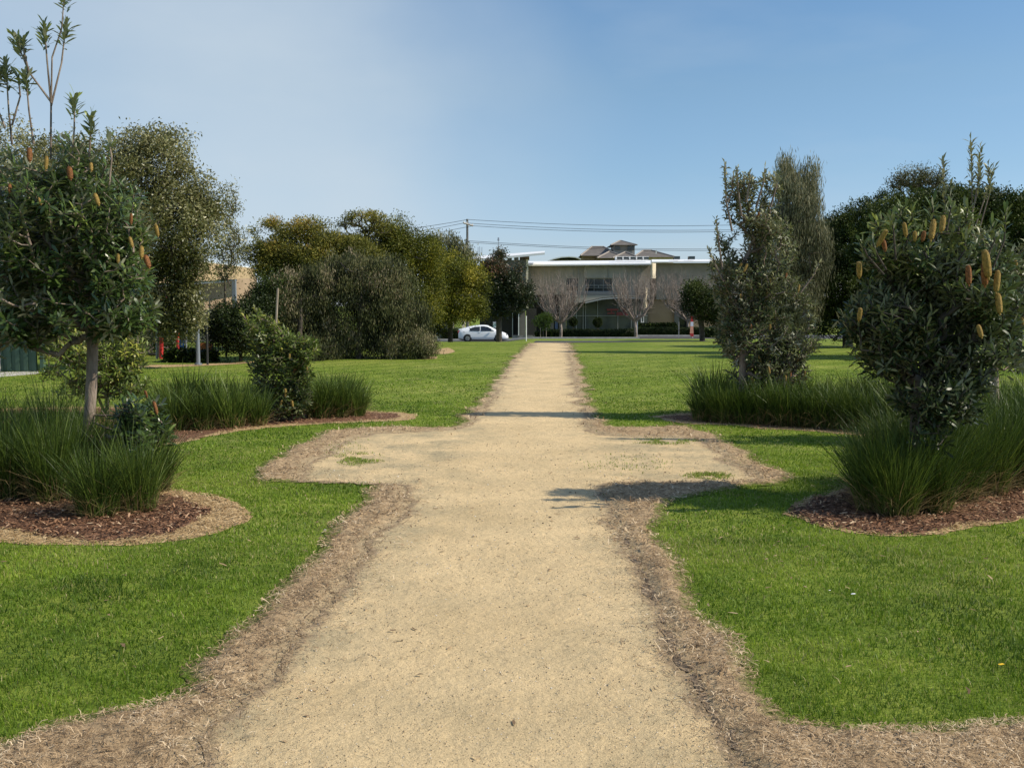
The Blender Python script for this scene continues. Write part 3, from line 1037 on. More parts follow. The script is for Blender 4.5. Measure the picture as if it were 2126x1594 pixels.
def litter():
    r = np.random.default_rng(21)
    X, Y, Z, L_, W_, T = [], [], [], [], [], []
    for y0, y1, dn, sc in ((2.0, 4, 11000, .62), (4, 6.5, 5600, .85), (6.5, 10, 2000, 1.4), (10, 18, 500, 2.0), (18, 43, 80, 3.0)):
        x, y = scatter_xy(y0, y1, dn, r)
        ino = inside(x, y, outer[::2])
        x, y = x[ino], y[ino]
        ini = inside(x, y, inner[::2])
        ed = edge_dist(x, y, sub_inner)
        pr = np.where(ini, 0.8 * np.exp(-ed / 0.09) + 0.006, 1.0)
        cl = fbm(x * 5, y * 5, 4, 3)
        k = r.random(len(x)) < pr * (0.35 + cl * 1.1)
        x, y, ini, cl = x[k], y[k], ini[k], cl[k]
        X.append(x)
        Y.append(y)
        Z.append(np.where(ini, 0.011, 0.006 + verge_height(x, y)) + r.random(len(x)) * 0.014)
        L_.append(sc ** .6 * (0.014 + 0.045 * r.random(len(x)) ** 2))
        W_.append(sc * (0.0025 + 0.0045 * r.random(len(x)) ** 1.5))
        T.append(np.clip(0.12 + cl * 0.8 + (r.random(len(x)) - .5) * 0.9, 0, 1))
    x, y, z, l, w, t = map(np.concatenate, (X, Y, Z, L_, W_, T))
    tag(link('straw_litter', strips_mesh('straw_litter', x, y, z, l, w, t, 5, curl=0.8, tilt=0.65), M_straw), kind='stuff')
    print('straw', len(x))
    # yellow straw on the bed rims
    X, Y = [], []
    for y0, y1, dn in ((6, 10, 2200), (10, 18, 700)):
        x, y = scatter_xy(y0, y1, dn, r)
        k = np.zeros(len(x), bool)
        for ro, mi in zip(rims, mulchs):
            k |= inside(x, y, ro[::2]) & ~inside(x, y, mi[::2])
        X.append(x[k])
        Y.append(y[k])
    x, y = map(np.concatenate, (X, Y))
    n = len(x)
    tag(link('rim_straw_litter', strips_mesh('rim_straw_litter', x, y, 0.008 + r.random(n) * .012, 0.02 + 0.05 * r.random(n), 0.005 + 0.005 * r.random(n), r.random(n), 6, curl=0.7, tilt=.45), M_strawy), kind='stuff')
    # bark chips
    X, Y = [], []
    for y0, y1, dn in ((6.5, 10, 2400), (10, 18, 600)):
        x, y = scatter_xy(y0, y1, dn, r)
        k = np.zeros(len(x), bool)
        for mi in mulchs:
            k |= inside(x, y, mi[::2])
        X.append(x[k])
        Y.append(y[k])
    x, y = map(np.concatenate, (X, Y))
    n = len(x)
    tag(link('bark_chips', strips_mesh('bark_chips', x, y, 0.014 + r.random(n) * .02, 0.015 + 0.05 * r.random(n) ** 2, 0.006 + 0.012 * r.random(n), np.clip(r.random(n) ** 1.6, 0, 1), 7, curl=0.2, tilt=0.5), M_chip), kind='stuff')
    print('chips', n)
    # loose grains on the path
    X, Y, Sz = [], [], []
    for y0, y1, dn, s in ((2.0, 4, 3200, .0018), (4, 7, 900, .0026), (7, 12, 120, .0045)):
        x, y = scatter_xy(y0, y1, dn, r)
        k = inside(x, y, inner[::2])
        X.append(x[k])
        Y.append(y[k])
        Sz.append(s * (0.5 + r.random(k.sum()) ** 2 * 1.6))
    x, y, s = map(np.concatenate, (X, Y, Sz))
    n = len(x)
    O = np.array([(1, 0, 0), (0, 1, 0), (-1, 0, 0), (0, -1, 0), (0, 0, .8), (0, 0, -.5)], float)
    V = O[None] * s[:, None, None] * r.uniform(.6, 1.3, (n, 6, 1))
    V += np.stack([x, y, 0.009 + s * .2], 1)[:, None]
    fs = np.array([(0, 1, 4), (1, 2, 4), (2, 3, 4), (3, 0, 4), (1, 0, 5), (2, 1, 5), (3, 2, 5), (0, 3, 5)])
    me = np_mesh('loose_grains', V.reshape(-1, 3), [(np.arange(n)[:, None, None] * 6 + fs[None]).reshape(-1, 3)], tone=np.repeat(r.random(n), 6))
    tag(link('loose_grains', me, M_peb), kind='stuff')
    print('grains', n)


litter()


def fallen_leaves():
    r = np.random.default_rng(88)
    x1, y1 = scatter_xy(2.2, 9, 9, r)
    x2, y2 = scatter_xy(9, 22, 2.0, r)
    x, y = np.concatenate([x1, x2]), np.concatenate([y1, y2])
    n = len(x)
    z = np.where(inside(x, y, inner), 0.014, 0.026)
    tag(link('fallen_leaves', strips_mesh('fallen_leaves', x, y, z, r.uniform(.02, .055, n), r.uniform(.008, .016, n), r.uniform(0, .8, n), 12, curl=0.3, tilt=0.3), M_straw), kind='stuff')


fallen_leaves()


def weeds():
    r = np.random.default_rng(77)
    X, Y = [], []
    for px, py, rx, ry, n in ((745, 955, 60, 16, 1600), (1380, 918, 90, 8, 1300), (1470, 990, 60, 10, 1200), (1520, 1020, 110, 14, 2600), (1300, 965, 120, 25, 350), (1560, 950, 50, 22, 900), (700, 930, 80, 30, 350)):
        a, q = r.uniform(0, 6.283, n), np.sqrt(r.random(n)) * r.random(n) ** .3
        pts = [G(px + rx * math.cos(i) * j, py + ry * math.sin(i) * j) for i, j in zip(a, q)]
        x, y = np.array([p.x for p in pts]), np.array([p.y for p in pts])
        k = fbm(x * 6, y * 6, 55, 3) > .45
        X.append(x[k])
        Y.append(y[k])
    x, y = np.concatenate(X), np.concatenate(Y)
    n = len(x)
    me = blades_mesh('weeds', x, y, np.full(n, .008), r.uniform(.008, .028, n), r.uniform(.004, .008, n), np.where(r.random(n) < .25, .95, r.uniform(.2, .8, n)), r.random(n) + .2, seg=2, seed=9)
    tag(link('weeds', me, M_blade), kind='stuff')


weeds()


# ------------------------------------------------------------------ foliage machinery
def nrm(v):
    return v / np.maximum(np.linalg.norm(v, axis=-1, keepdims=True), 1e-9)


def leaf_arrays(o, d, up, L_, W_, tone, curve=0.15, fold=0.25, hi=False):
    n = len(o)
    side = nrm(np.cross(d, up))
    nn = np.cross(side, d)
    L_ = np.asarray(L_)[:, None] * np.ones((n, 1))
    W_ = np.asarray(W_)[:, None] * np.ones((n, 1))
    if hi:
        V = np.empty((n, 6, 3))
        V[:, 0] = o
        for k, (t, wf) in enumerate(((0.4, 0.85), (0.78, 0.95))):
            c = o + d * L_ * t + nn * L_ * curve * (-(t ** 2))
            V[:, 1 + 2 * k] = c - side * W_ * wf / 2 + nn * W_ * fold * .5
            V[:, 2 + 2 * k] = c + side * W_ * wf / 2 + nn * W_ * fold * .5
        V[:, 5] = o + d * L_ - nn * L_ * curve
        i = np.arange(n)[:, None] * 6
        fs = [(i + np.array([[0, 2, 1]])), (i + np.array([[1, 2, 4, 3]])), (i + np.array([[3, 4, 5]]))]
        return V.reshape(-1, 3), fs, np.repeat(tone, 6)
    V = np.empty((n, 4, 3))
    V[:, 0] = o
    c = o + d * L_ * .55 + nn * W_ * fold
    V[:, 1] = c + side * W_ / 2
    V[:, 2] = o + d * L_ - nn * L_ * curve
    V[:, 3] = c - side * W_ / 2
    i = np.arange(n)[:, None] * 4
    return V.reshape(-1, 3), [i + np.array([[0, 1, 2, 3]])], np.repeat(tone, 4)


def merge(parts):
    Vs, Fs, Ts, n = [], [], [], 0
    for V, fs, t in parts:
        Vs.append(V)
        Fs += [f + n for f in fs]
        Ts.append(t)
        n += len(V)
    return np.concatenate(Vs), Fs, np.concatenate(Ts)


def sublobes(blobs, r, per=12, size=0.42):
    out = []
    for b in blobs:
        c, q = np.array(b[:3]), np.array(b[3:6])
        d = nrm(r.normal(size=(per, 3)))
        d[:, 2] = np.abs(d[:, 2]) * .9 - .25
        d[:, 1] = -np.abs(d[:, 1]) * .7 + .2
        d = nrm(d)
        for k in range(per):
            m = q.mean() * size * r.uniform(.7, 1.25)
            cc = c + d[k] * q * .72
            out.append((*cc, m * 1.15, m, m * .85))
        out.append((*c, *(q * .72)))
    return out


def sample_blobs(blobs, n, r, shell=0.5):
    """blobs rows: cx,cy,cz,rx,ry,rz ; returns points, outward dirs"""
    B = np.array(blobs, float)
    vol = (B[:, 3] * B[:, 4] * B[:, 5]) ** 0.75
    idx = r.choice(len(B), n, p=vol / vol.sum())
    d = nrm(r.normal(size=(n, 3)))
    rad = r.random(n) ** (1 / 3.0) * (1 - shell) + shell * (0.82 + 0.18 * r.random(n))
    lump = 1 + 0.16 * (vnoise(d[:, 0] * 3 + idx * 7, d[:, 1] * 3 + d[:, 2] * 4, 3) - 0.5) * 2
    p = B[idx, :3] + d * B[idx, 3:6] * (rad * lump)[:, None]
    return p, d


def tubes(a, b, ra, rb, k=5):
    d = nrm(b - a)
    u = np.tile(np.array([[0.3, 0.2, 0.93]]), (len(a), 1))
    s = nrm(np.cross(d, u))
    t = np.cross(d, s)
    n = len(a)
    V = np.empty((n, 2 * k, 3))
    for j in range(k):
        c, q = math.cos(2 * math.pi * j / k), math.sin(2 * math.pi * j / k)
        o = s * c + t * q
        V[:, j] = a + o * ra[:, None]
        V[:, k + j] = b + o * rb[:, None]
    i = np.arange(n)[:, None] * 2 * k
    f = [i + np.array([[j, (j + 1) % k, k + (j + 1) % k, k + j]]) for j in range(k)]
    return V.reshape(-1, 3), f


def grow(trunk, tips, r, mids=None, tip_r=0.004, trunk_r=0.06, bend=0.15, expo=2.3):
    """connect tips to a trunk polyline through intermediate nodes; returns tube arrays (a,b,ra,rb) and tip dirs"""
    tr = np.array(trunk, float)
    nodes = [tr[0]]
    par = [-1]
    for i in range(1, len(tr)):
        seg = np.linalg.norm(tr[i] - tr[i - 1])
        k = max(1, int(seg / 0.25))
        for j in range(1, k + 1):
            nodes.append(tr[i - 1] + (tr[i] - tr[i - 1]) * j / k)
            par.append(len(nodes) - 2)
    nt = len(nodes)
    axis = tr
    n = len(tips)
    mids = mids or max(6, n // 14)
    pick = r.choice(n, min(mids, n), replace=False)
    # mid nodes: pulled toward the nearest trunk height
    tz = np.interp(tips[pick, 2], tr[:, 2], np.arange(len(tr)))
    i0 = np.clip(tz.astype(int), 0, len(tr) - 2)
    ax = tr[i0] + (tr[i0 + 1] - tr[i0]) * (tz - i0)[:, None]
    mp = ax + (tips[pick] - ax) * r.uniform(0.3, 0.75, (len(pick), 1))
    mp[:, 2] -= 0.15 * np.linalg.norm(tips[pick] - ax, axis=1)
    nd = np.zeros((nt + 4 * (len(mp) + n), 3))
    nd[:nt] = nodes
    cnt = nt

    def attach(pts):
        nonlocal cnt
        order = np.argsort(np.linalg.norm(pts - tr[np.clip(np.searchsorted(tr[:, 2], pts[:, 2]), 0, len(tr) - 1)], axis=1))
        ends = np.zeros(len(pts), int)
        for j in order:
            p = pts[j]
            v = p - nd[:cnt]
            dist = np.sqrt((v ** 2).sum(1))
            cost = dist + 1.2 * np.maximum(0, 0.25 * dist - v[:, 2])
            q = int(cost.argmin())
            if dist[q] > 0.12:
                m = (nd[q] + p) / 2 + r.normal(size=3) * dist[q] * bend * 0.5
                m[2] -= dist[q] * bend * 0.4
                nd[cnt] = m
                par.append(q)
                q = cnt
                cnt += 1
            nd[cnt] = p
            par.append(q)
            ends[j] = cnt
            cnt += 1
        return ends
    attach(mp)
    ends = attach(tips)
    par_ = np.array(par)
    w = np.zeros(cnt)
    w[ends] += 1
    w[:] += 0.05
    for i in range(cnt - 1, 0, -1):
        w[par_[i]] += w[i]
    rad = tip_r * w ** (1 / expo)
    rad = np.maximum(rad * 1.0, tip_r * 0.7)
    sc = trunk_r / rad[0]
    rad = tip_r * (rad / tip_r) ** (math.log(trunk_r / tip_r) / max(0.1, math.log(rad[0] / tip_r)))
    i = np.arange(1, cnt)
    a, b = nd[par_[i]], nd[i]
    ra, rb = rad[par_[i]], rad[i]
    ra = np.where(i < nt, ra, np.minimum(ra, rb * 1.5))
    # trunk flare handled by the radius itself
    dirs = nrm(nd[ends] - nd[par_[ends]])
    return (a, b, ra, rb, i < nt), dirs


def wood(name, arr, parent, m, k=5):
    a, b, ra, rb, tr = arr
    V, f = tubes(a, b, ra, rb, k)
    org = np.array(parent.location)
    me = np_mesh(name, V - org, f, smooth=True)
    return link(name, me, m, parent)


def local_blobs(specs):
    """(px, py, Y, rx_px, ry_px, depth_m)"""
    out = []
    for px, py, Y, rx, ry, dm in specs:
        c = P(px, py, Y)
        out.append((c.x, c.y, c.z, rx * S(Y), dm, ry * S(Y)))
    return out


def rosettes(tips, dirs, r, nl=12, L=(0.08, 0.12), W=0.022, tone0=0.45, spread=(35, 95), upmix=0.5, stem=0.09, tonevar=0.25, topbright=0.0, hi=True):
    n = len(tips)
    ax = nrm(dirs * (1 - upmix) + np.array([0, 0, 1.0]) * upmix + r.normal(size=(n, 3)) * 0.25)
    ref = np.where(np.abs(ax[:, 2:3]) > 0.9, np.array([[1.0, 0, 0]]), np.array([[0, 0, 1.0]]))
    e1 = nrm(np.cross(ax, ref))
    e2 = np.cross(ax, e1)
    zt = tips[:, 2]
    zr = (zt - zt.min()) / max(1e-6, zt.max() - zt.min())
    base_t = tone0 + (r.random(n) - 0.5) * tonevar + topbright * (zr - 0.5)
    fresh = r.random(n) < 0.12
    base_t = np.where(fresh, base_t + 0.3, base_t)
    parts = []
    for j in range(nl):
        ph = j * 2.39996 + r.random(n) * 0.5
        frac = j / (nl - 1)
        el = np.radians(spread[0] + (spread[1] - spread[0]) * (1 - frac) + r.normal(size=n) * 10)
        d = nrm(ax * np.cos(el)[:, None] + (e1 * np.cos(ph)[:, None] + e2 * np.sin(ph)[:, None]) * np.sin(el)[:, None])
        o = tips - ax * (stem * (1 - frac))[..., None] if np.ndim(frac) else tips - ax * stem * (1 - frac)
        l = r.uniform(L[0], L[1], n)
        parts.append(leaf_arrays(o, d, ax + 0.001, l, np.full(n, W) * r.uniform(.8, 1.2, n), np.clip(base_t + (frac - .5) * .2 + (r.random(n) - .5) * .2, 0, 1), curve=r.uniform(-.05, .3), hi=hi))
    return merge(parts)


def spike_mesh(name, h=0.125, rr=0.024):
    mb = []
    V, f = [], []
    prof = [(-.12, .22), (0, .3), (.03, .7), (.16, .9), (.5, 1), (.82, .9), (.94, .66), (1, .3)]
    k = 12
    for (t, w) in prof:
        for j in range(k):
            a = 2 * math.pi * j / k
            V.append((math.cos(a) * rr * w, math.sin(a) * rr * w, t * h))
    for i in range(len(prof) - 1):
        for j in range(k):
            f.append((i * k + j, i * k + (j + 1) % k, (i + 1) * k + (j + 1) % k, (i + 1) * k + j))
    f.append(tuple(range(k))[::-1])
    f.append(tuple((len(prof) - 1) * k + j for j in range(k)))
    # stub stalk + short bristles
    rs = random.Random(3)
    for i in range(520):
        a = rs.uniform(0, 6.283)
        t = rs.uniform(.05, .97) * h
        n0 = len(V)
        c, s = math.cos(a), math.sin(a)
        w_ = .75 + .25 * math.sin(math.pi * t / h)
        q_ = rs.uniform(1.1, 1.32) * w_
        V += [(c * rr * .8 * w_ - s * .0016, s * rr * .8 * w_ + c * .0016, t), (c * rr * .8 * w_ + s * .0016, s * rr * .8 * w_ - c * .0016, t), (c * rr * q_, s * rr * q_, t + rs.uniform(-.004, .008))]
        f.append((n0, n0 + 1, n0 + 2))
    me = bpy.data.meshes.new(name)
    me.from_pydata(V, [], f)
    me.update()
    return me


SPY = spike_mesh('flower_spike_y')
SPR = spike_mesh('flower_spike_r')
SPY.materials.append(M_spike_y)
SPR.materials.append(M_spike_r)


def add_spike(parent, world, kind='y', s=1.0, tilt=(0, 0)):
    o = bpy.data.objects.new('flower_spike', SPY if kind == 'y' else SPR)
    col.objects.link(o)
    o.parent = parent
    o.location = Vector(world) - parent.location
    s *= random.uniform(0.68, 0.92)
    world = Vector(world) + Vector((0, 0.10, 0))
    o.scale = (s, s, s)
    o.rotation_euler = (tilt[0] + random.uniform(-.3, .3), tilt[1] + random.uniform(-.3, .3), 0)
    o.scale = (s * random.uniform(.75, 1.1), s * random.uniform(.75, 1.1), s * random.uniform(.8, 1.15))
    return o


def banksia(label, base, trunk, blobs, n, seed, leaf_m, spikes, shoots=(), nl=12, L=(0.08, 0.12), W=0.022, trunk_r=0.055, tone0=0.42, topbright=0.25, shell=0.35, hi=True, autospk=0, group=None, bark=None, tip_r=0.004, sh0=.3, gaps=.27, shr=1.0):
    """trunk: list of (px,py) at the base depth; shoots: list of polylines in px with Y"""
    r = np.random.default_rng(seed)
    base = Vector(base)
    root = empty('banksia_tree', base, label, 'tree', group)
    Yb = base.y
    tr = [tuple(base)] + [tuple(P(px, py, Yb)) for px, py in trunk]
    tips, out = sample_blobs(local_blobs(blobs), n, r, shell)
    tips = tips[tips[:, 2] > 0.12]
    g3 = vnoise(tips[:, 0] * 3.4 + tips[:, 1] * 1.3, tips[:, 2] * 3.4 - tips[:, 1] * 1.1, seed) * .6 + vnoise(tips[:, 1] * 3 + seed, tips[:, 2] * 2.2 + tips[:, 0] * 1.5, seed + 5) * .4
    tips = tips[g3 > np.quantile(g3, gaps)]
    arr, dirs = grow(tr, tips, r, trunk_r=trunk_r, tip_r=tip_r)
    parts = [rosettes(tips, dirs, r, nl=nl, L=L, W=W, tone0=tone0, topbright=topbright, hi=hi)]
    A, B, RA, RB, TR = [list(x) for x in arr]
    for sh in shoots:
        pts = [np.array(P(px, py, Yb + dy)) for px, py, dy in sh]
        for i in range(len(pts) - 1):
            A.append(pts[i])
            B.append(pts[i + 1])
            q = 1 - i / len(pts)
            RA.append((0.0035 + 0.006 * q) * Yb / 9 * shr)
            RB.append((0.003 + 0.006 * (1 - (i + 1) / len(pts))) * Yb / 9 * shr)
            TR.append(False)
        # leaves up the last stretch of the shoot
        a, b = pts[-2], pts[-1]
        ln = np.linalg.norm(b - a)
        k = max(3, int(ln / 0.05))
        tt = np.linspace(sh0, 1, k)
        tp = a + (b - a) * tt[:, None]
        parts.append(rosettes(tp, np.tile(nrm(b - a), (k, 1)), r, nl=max(5, nl - 5), L=(L[0] * .9, L[1] * 1.1), W=W * 1.15, tone0=min(1, tone0 + .38), upmix=0.3, spread=(15, 60), topbright=0, hi=hi))
    V, f, t = merge(parts)
    link('crown', np_mesh('crown', V - np.array(base), f, tone=t), leaf_m, root)
    wood('trunk', (np.array(A), np.array(B), np.array(RA), np.array(RB), np.array(TR)), root, bark or M_bark, k=7)
    for (px, py, dy, kd, s) in spikes:
        add_spike(root, P(px, py, Yb + dy), kd, s, (random.uniform(-.15, .15), random.uniform(-.15, .15)))
    if autospk:
        # spikes on random outer tips that face the viewer
        c = tips.mean(0)
        sel = np.argsort(-(-(tips[:, 1] - c[1]) + r.random(len(tips)) * 0.6))[:autospk * 4]
        sel = r.choice(sel, autospk, replace=False)
        for i in sel:
            add_spike(root, tips[i] + np.array([0, 0, 0.01]), 'y' if r.random() < .7 else 'r', r.uniform(.7, 1.1), (r.uniform(-.25, .25), r.uniform(-.25, .25)))
    return root


def fine_tree(name, label, base, trunk, blobs, ncl, per, seed, m, L=(0.06, 0.1), W=0.02, sig=0.18, mode='out', trunk_r=0.09, shell=0.55, tone0=0.45, top=0.35, cat='tree', group=None, bark=None, twigs=True, toneclump=0.3, flat=1.0, tip_r=0.006, hang=0.0, lobes=0, lsize=.42):
    r = np.random.default_rng(seed)
    base = Vector(base)
    root = empty(name, base, label, cat, group)
    LB = local_blobs(blobs)
    if lobes:
        LB = sublobes(LB, r, lobes, lsize)
    cl, out = sample_blobs(LB, ncl, r, shell)
    k = cl[:, 2] > base.z + 0.08
    cl, out = cl[k], out[k]
    Yb = base.y
    tr = [tuple(base)] + [tuple(P(px, py, Yb)) for px, py in trunk]
    ncl = len(cl)
    if twigs:
        sub = r.choice(ncl, min(ncl, 260), replace=False)
        arr, dirs = grow(tr, cl[sub], r, trunk_r=trunk_r, tip_r=tip_r)
    else:
        a = np.array(tr[:-1])
        b = np.array(tr[1:])
        rr = np.linspace(trunk_r, trunk_r * .5, len(tr))
        arr = (a, b, rr[:-1], rr[1:], np.ones(len(a), bool))
    N_ = ncl * per
    ci = np.repeat(np.arange(ncl), per)
    off = r.normal(size=(N_, 3)) * sig
    off[:, 2] *= flat
    if hang:
        off[:, 2] -= np.abs(r.normal(size=N_)) * hang
    p = cl[ci] + off
    rnd = nrm(r.normal(size=(N_, 3)))
    if mode == 'out':
        d = nrm(out[ci] * 0.6 + rnd * 0.8 + np.array([0, 0, 0.25]))
    elif mode == 'droop':
        d = nrm(rnd * 0.35 + np.array([0, 0, -1.0]))
    elif mode == 'up':
        d = nrm(rnd * 0.55 + np.array([0, 0, 1.0]))
    else:
        d = rnd
    upv = nrm(out[ci] * 0.8 + r.normal(size=(N_, 3)) * 0.7 + 0.01)
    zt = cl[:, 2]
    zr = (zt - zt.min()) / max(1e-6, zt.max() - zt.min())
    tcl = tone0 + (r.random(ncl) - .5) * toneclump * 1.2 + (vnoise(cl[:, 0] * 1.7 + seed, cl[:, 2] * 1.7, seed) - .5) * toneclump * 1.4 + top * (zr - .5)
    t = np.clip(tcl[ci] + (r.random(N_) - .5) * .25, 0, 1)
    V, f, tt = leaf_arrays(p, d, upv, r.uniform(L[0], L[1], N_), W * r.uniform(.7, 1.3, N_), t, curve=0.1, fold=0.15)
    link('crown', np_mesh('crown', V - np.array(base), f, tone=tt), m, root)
    wood('trunk', arr, root, bark or M_bark_dark, k=6)
    return root


# ------------------------------------------------------------------ tussock grasses
def tussock_mesh(name, seed, nb=420, H=0.85, rad=0.13, W=0.006, t0=.42):
    r = np.random.default_rng(seed)
    a = r.uniform(0, 2 * np.pi, nb)
    q = np.sqrt(r.random(nb))
    bx, by = np.cos(a) * q * rad, np.sin(a) * q * rad
    h = H * np.where(r.random(nb) < .06, r.uniform(1.0, 1.25, nb), r.uniform(0.45, 1.02, nb))
    lean = (0.06 + 0.6 * q * r.uniform(.1, 1.35, nb)) * h
    a2 = a + r.normal(size=nb) * 0.75
    dead = r.random(nb) < 0.24
    lean = np.where(dead, lean * 1.3, lean)
    h = np.where(dead, h * r.uniform(.25, .6, nb), h)
    V = np.empty((nb, 9, 3))
    th = r.uniform(0, np.pi, nb)
    k = 0
    sag = r.uniform(0, 0.28, nb) * h * (lean / h)
    for j, t in enumerate((0, .3, .58, .82, 1)):
        x = bx + np.cos(a2) * lean * t ** 1.7
        y = by + np.sin(a2) * lean * t ** 1.7
        z = h * t - sag * t ** 3 * 1.8
        w = W * (0.9, 1, .8, .5, 0)[j] * np.where(r.random(nb) < 2, 1, 1)
        sx, sy = np.cos(th) * w / 2, np.sin(th) * w / 2
        if j < 4:
            V[:, k] = np.stack([x - sx, y - sy, z], 1)
            V[:, k + 1] = np.stack([x + sx, y + sy, z], 1)
            k += 2
        else:
            V[:, k] = np.stack([x, y, z], 1)
    i = np.arange(nb)[:, None] * 9
    fs = [i + np.array([[2 * j, 2 * j + 1, 2 * j + 3, 2 * j + 2]]) for j in range(3)] + [i + np.array([[6, 7, 8]])]
    tb = np.where(dead, r.uniform(.86, 1, nb), np.clip(r.normal(t0, .22, nb), 0, .81))
    T = np.repeat(tb[:, None], 9, 1)
    # straw-coloured sheaths at the very base of some blades
    sheath = r.random(nb) < 0.35
    T[sheath, 0:2] = 0.93
    me = np_mesh(name, V.reshape(-1, 3), fs, tone=T.ravel())
    me.materials.append(M_tuss)
    return me


TM = [tussock_mesh('tussock_grass', 100 + i, nb=900, H=0.9, rad=0.2, W=0.007, t0=(.3, .42, .5, .62, .38, .55)[i]) for i in range(6)]
TF = [tussock_mesh('tussock_grass_far', 200 + i, nb=650, H=0.7, rad=0.2, W=0.010, t0=(.35, .5, .42, .6)[i]) for i in range(4)]


def tussock(px, py, s, meshes, label, group, sz=1.0):
    o = bpy.data.objects.new('grass_tussock', random.choice(meshes))
    col.objects.link(o)
    g = G(px, py)
    o.location = (g.x, g.y, 0.008)
    o.rotation_euler = (0, 0, random.uniform(0, 6.28))
    s *= (0.97 if px < 600 else 0.92) * random.uniform(.88, 1.08)
    o.scale = (s * random.uniform(.9, 1.1), s, s * sz)
    tag(o, label, 'grass tuft', group, kind='thing')


for p in [(285, 1062, .78), (205, 1072, .72), (110, 1040, .95), (20, 1035, 1.0), (215, 1000, .95), (120, 985, 1.0), (35, 968, 1.0), (-80, 1010, 1.05), (-60, 960, 1.0), (320, 1020, .68), (160, 1020, .9), (70, 1010, 1.0), (270, 985, .8)]:
    tussock(p[0], p[1], p[2], TM, 'green tussock grass in the front left mulch bed around the banksia trunk', 'tussock grasses in the front left bed')
for p in [(365, 893, 1.0), (420, 892, .95), (475, 888, .95), (530, 883, .85), (345, 872, 1.05), (395, 868, 1.05), (450, 868, 1.0), (505, 866, .95), (545, 868, .8)]:
    tussock(p[0], p[1], p[2], TF, 'green tussock grass in the middle left bed, left of the small banksia', 'tussock grasses left of the small banksia')
for p in [(665, 868, .95), (700, 866, 1.0), (735, 864, .92), (690, 858, 1.05), (725, 857, .98), (655, 858, .85)]:
    tussock(p[0], p[1], p[2], TF, 'green tussock grass in the middle left bed, right of the small banksia', 'tussock grasses right of the small banksia')
for i, x in enumerate(range(1462, 1900, 42)):
    tussock(x, 874 + i * 2.4, random.uniform(.9, 1.08), TF, 'dark tussock grass in the middle right bed, front row', 'tussock grasses in the middle right bed, front row')
    tussock(x + 20, 858 + i * 1.2, random.uniform(.95, 1.15), TF, 'dark tussock grass in the middle right bed, back row', 'tussock grasses in the middle right bed, back row')
for p in [(1822, 1060, .85), (1862, 1072, .85), (1925, 1062, .85), (1812, 1035, .9), (1856, 1040, .9), (1915, 1035, .9), (1985, 1040, .9), (2040, 1025, .95), (2100, 1012, 1.0), (2165, 1005, 1.05), (2230, 1000, 1.05), (1880, 1005, .9), (1960, 998, 1.0), (2040, 985, 1.05), (2120, 975, 1.1), (2200, 965, 1.1), (1830, 1005, .85), (1893, 1050, 1.02), (1930, 1032, 1.05), (1870, 1022, 1.0)]:
    tussock(p[0], p[1], p[2], TM, 'dark green tussock grass in the front right mulch bed under the banksia', 'tussock grasses in the front right bed')
for p in [(2000, 915, 1.1), (2060, 910, 1.1), (2120, 905, 1.1), (2180, 905, 1.1), (2240, 900, 1.1), (2090, 935, 1.1), (2160, 930, 1.1)]:
    tussock(p[0], p[1], p[2], TF, 'tussock grass at the right edge behind the front right bed', 'tussock grasses at the right edge')

# ------------------------------------------------------------------ banksias
b1 = banksia('tall banksia with pale trunk and orange flower spikes in the front left bed', G(176, 1010),
             [(180, 930), (186, 860), (190, 790), (192, 720), (184, 650), (170, 590)],
             [(150, 560, 9.1, 155, 145, .8), (90, 420, 9.2, 150, 125, .75), (225, 490, 9.0, 75, 115, .55), (-30, 560, 9.2, 130, 150, .7), (20, 690, 9.0, 80, 40, .4), (262, 650, 8.9, 58, 36, .4), (60, 640, 9.0, 110, 70, .6), (272, 605, 8.9, 55, 80, .45), (130, 330, 9.1, 90, 55, .5), (300, 870, 8.7, 52, 50, .26), (315, 900, 8.7, 40, 38, .26), (290, 855, 8.7, 38, 34, .26), (300, 880, 8.7, 50, 50, .26), (305, 890, 8.7, 46, 40, .26), (160, 480, 9.1, 150, 150, .8), (200, 660, 9.0, 100, 45, .6)],
             1900, 1, M_bank,
             [(95, 352, -.7, 'y', 1.1), (147, 372, -.75, 'r', 1.35), (62, 335, -.5, 'r', 1.0), (205, 425, -.5, 'y', .9), (272, 465, -.4, 'r', .9), (275, 512, -.5, 'y', 1.0), (294, 535, -.55, 'y', 1.15), (310, 555, -.5, 'r', 1.2), (328, 490, -.3, 'y', .9), (245, 545, -.6, 'y', .8), (190, 355, -.4, 'y', .8), (326, 858, -.3, 'r', 1.0), (305, 825, -.1, 'r', .8), (85, 425, -.6, 'y', .7), (20, 400, -.5, 'r', .8)],
             shoots=[[(105, 330, 0), (106, 220, 0), (108, 120, 0), (128, 60, 0), (135, -30, 0)], [(106, 220, 0), (128, 130, .05), (137, 50, .05)], [(106, 215, 0), (98, 130, 0), (92, 55, 0)], [(70, 300, 0), (60, 230, 0), (53, 150, 0)], [(25, 300, .1), (18, 230, .1), (12, 130, .1)], [(25, 260, .1), (42, 200, .1), (38, 160, .1)], [(106, 212, 0), (60, 150, 0), (30, 75, 0)], [(150, 320, 0), (154, 270, 0), (155, 205, 0)], [(185, 330, 0), (190, 240, 0)], [(60, 150, 0), (50, 110, 0), (48, 85, 0)], [(10, 265, .1), (-15, 200, .1), (2, 150, .1)], [(225, 400, 0), (232, 330, 0), (226, 290, 0)],
                     [(190, 862, 0), (240, 862, -.1), (300, 850, -.2)], [(192, 876, 0), (220, 888, -.1), (290, 905, -.3)]],
             L=(.08, .125), W=.024, trunk_r=.05, nl=12, shell=.3, tone0=.5, sh0=.62, gaps=.2)

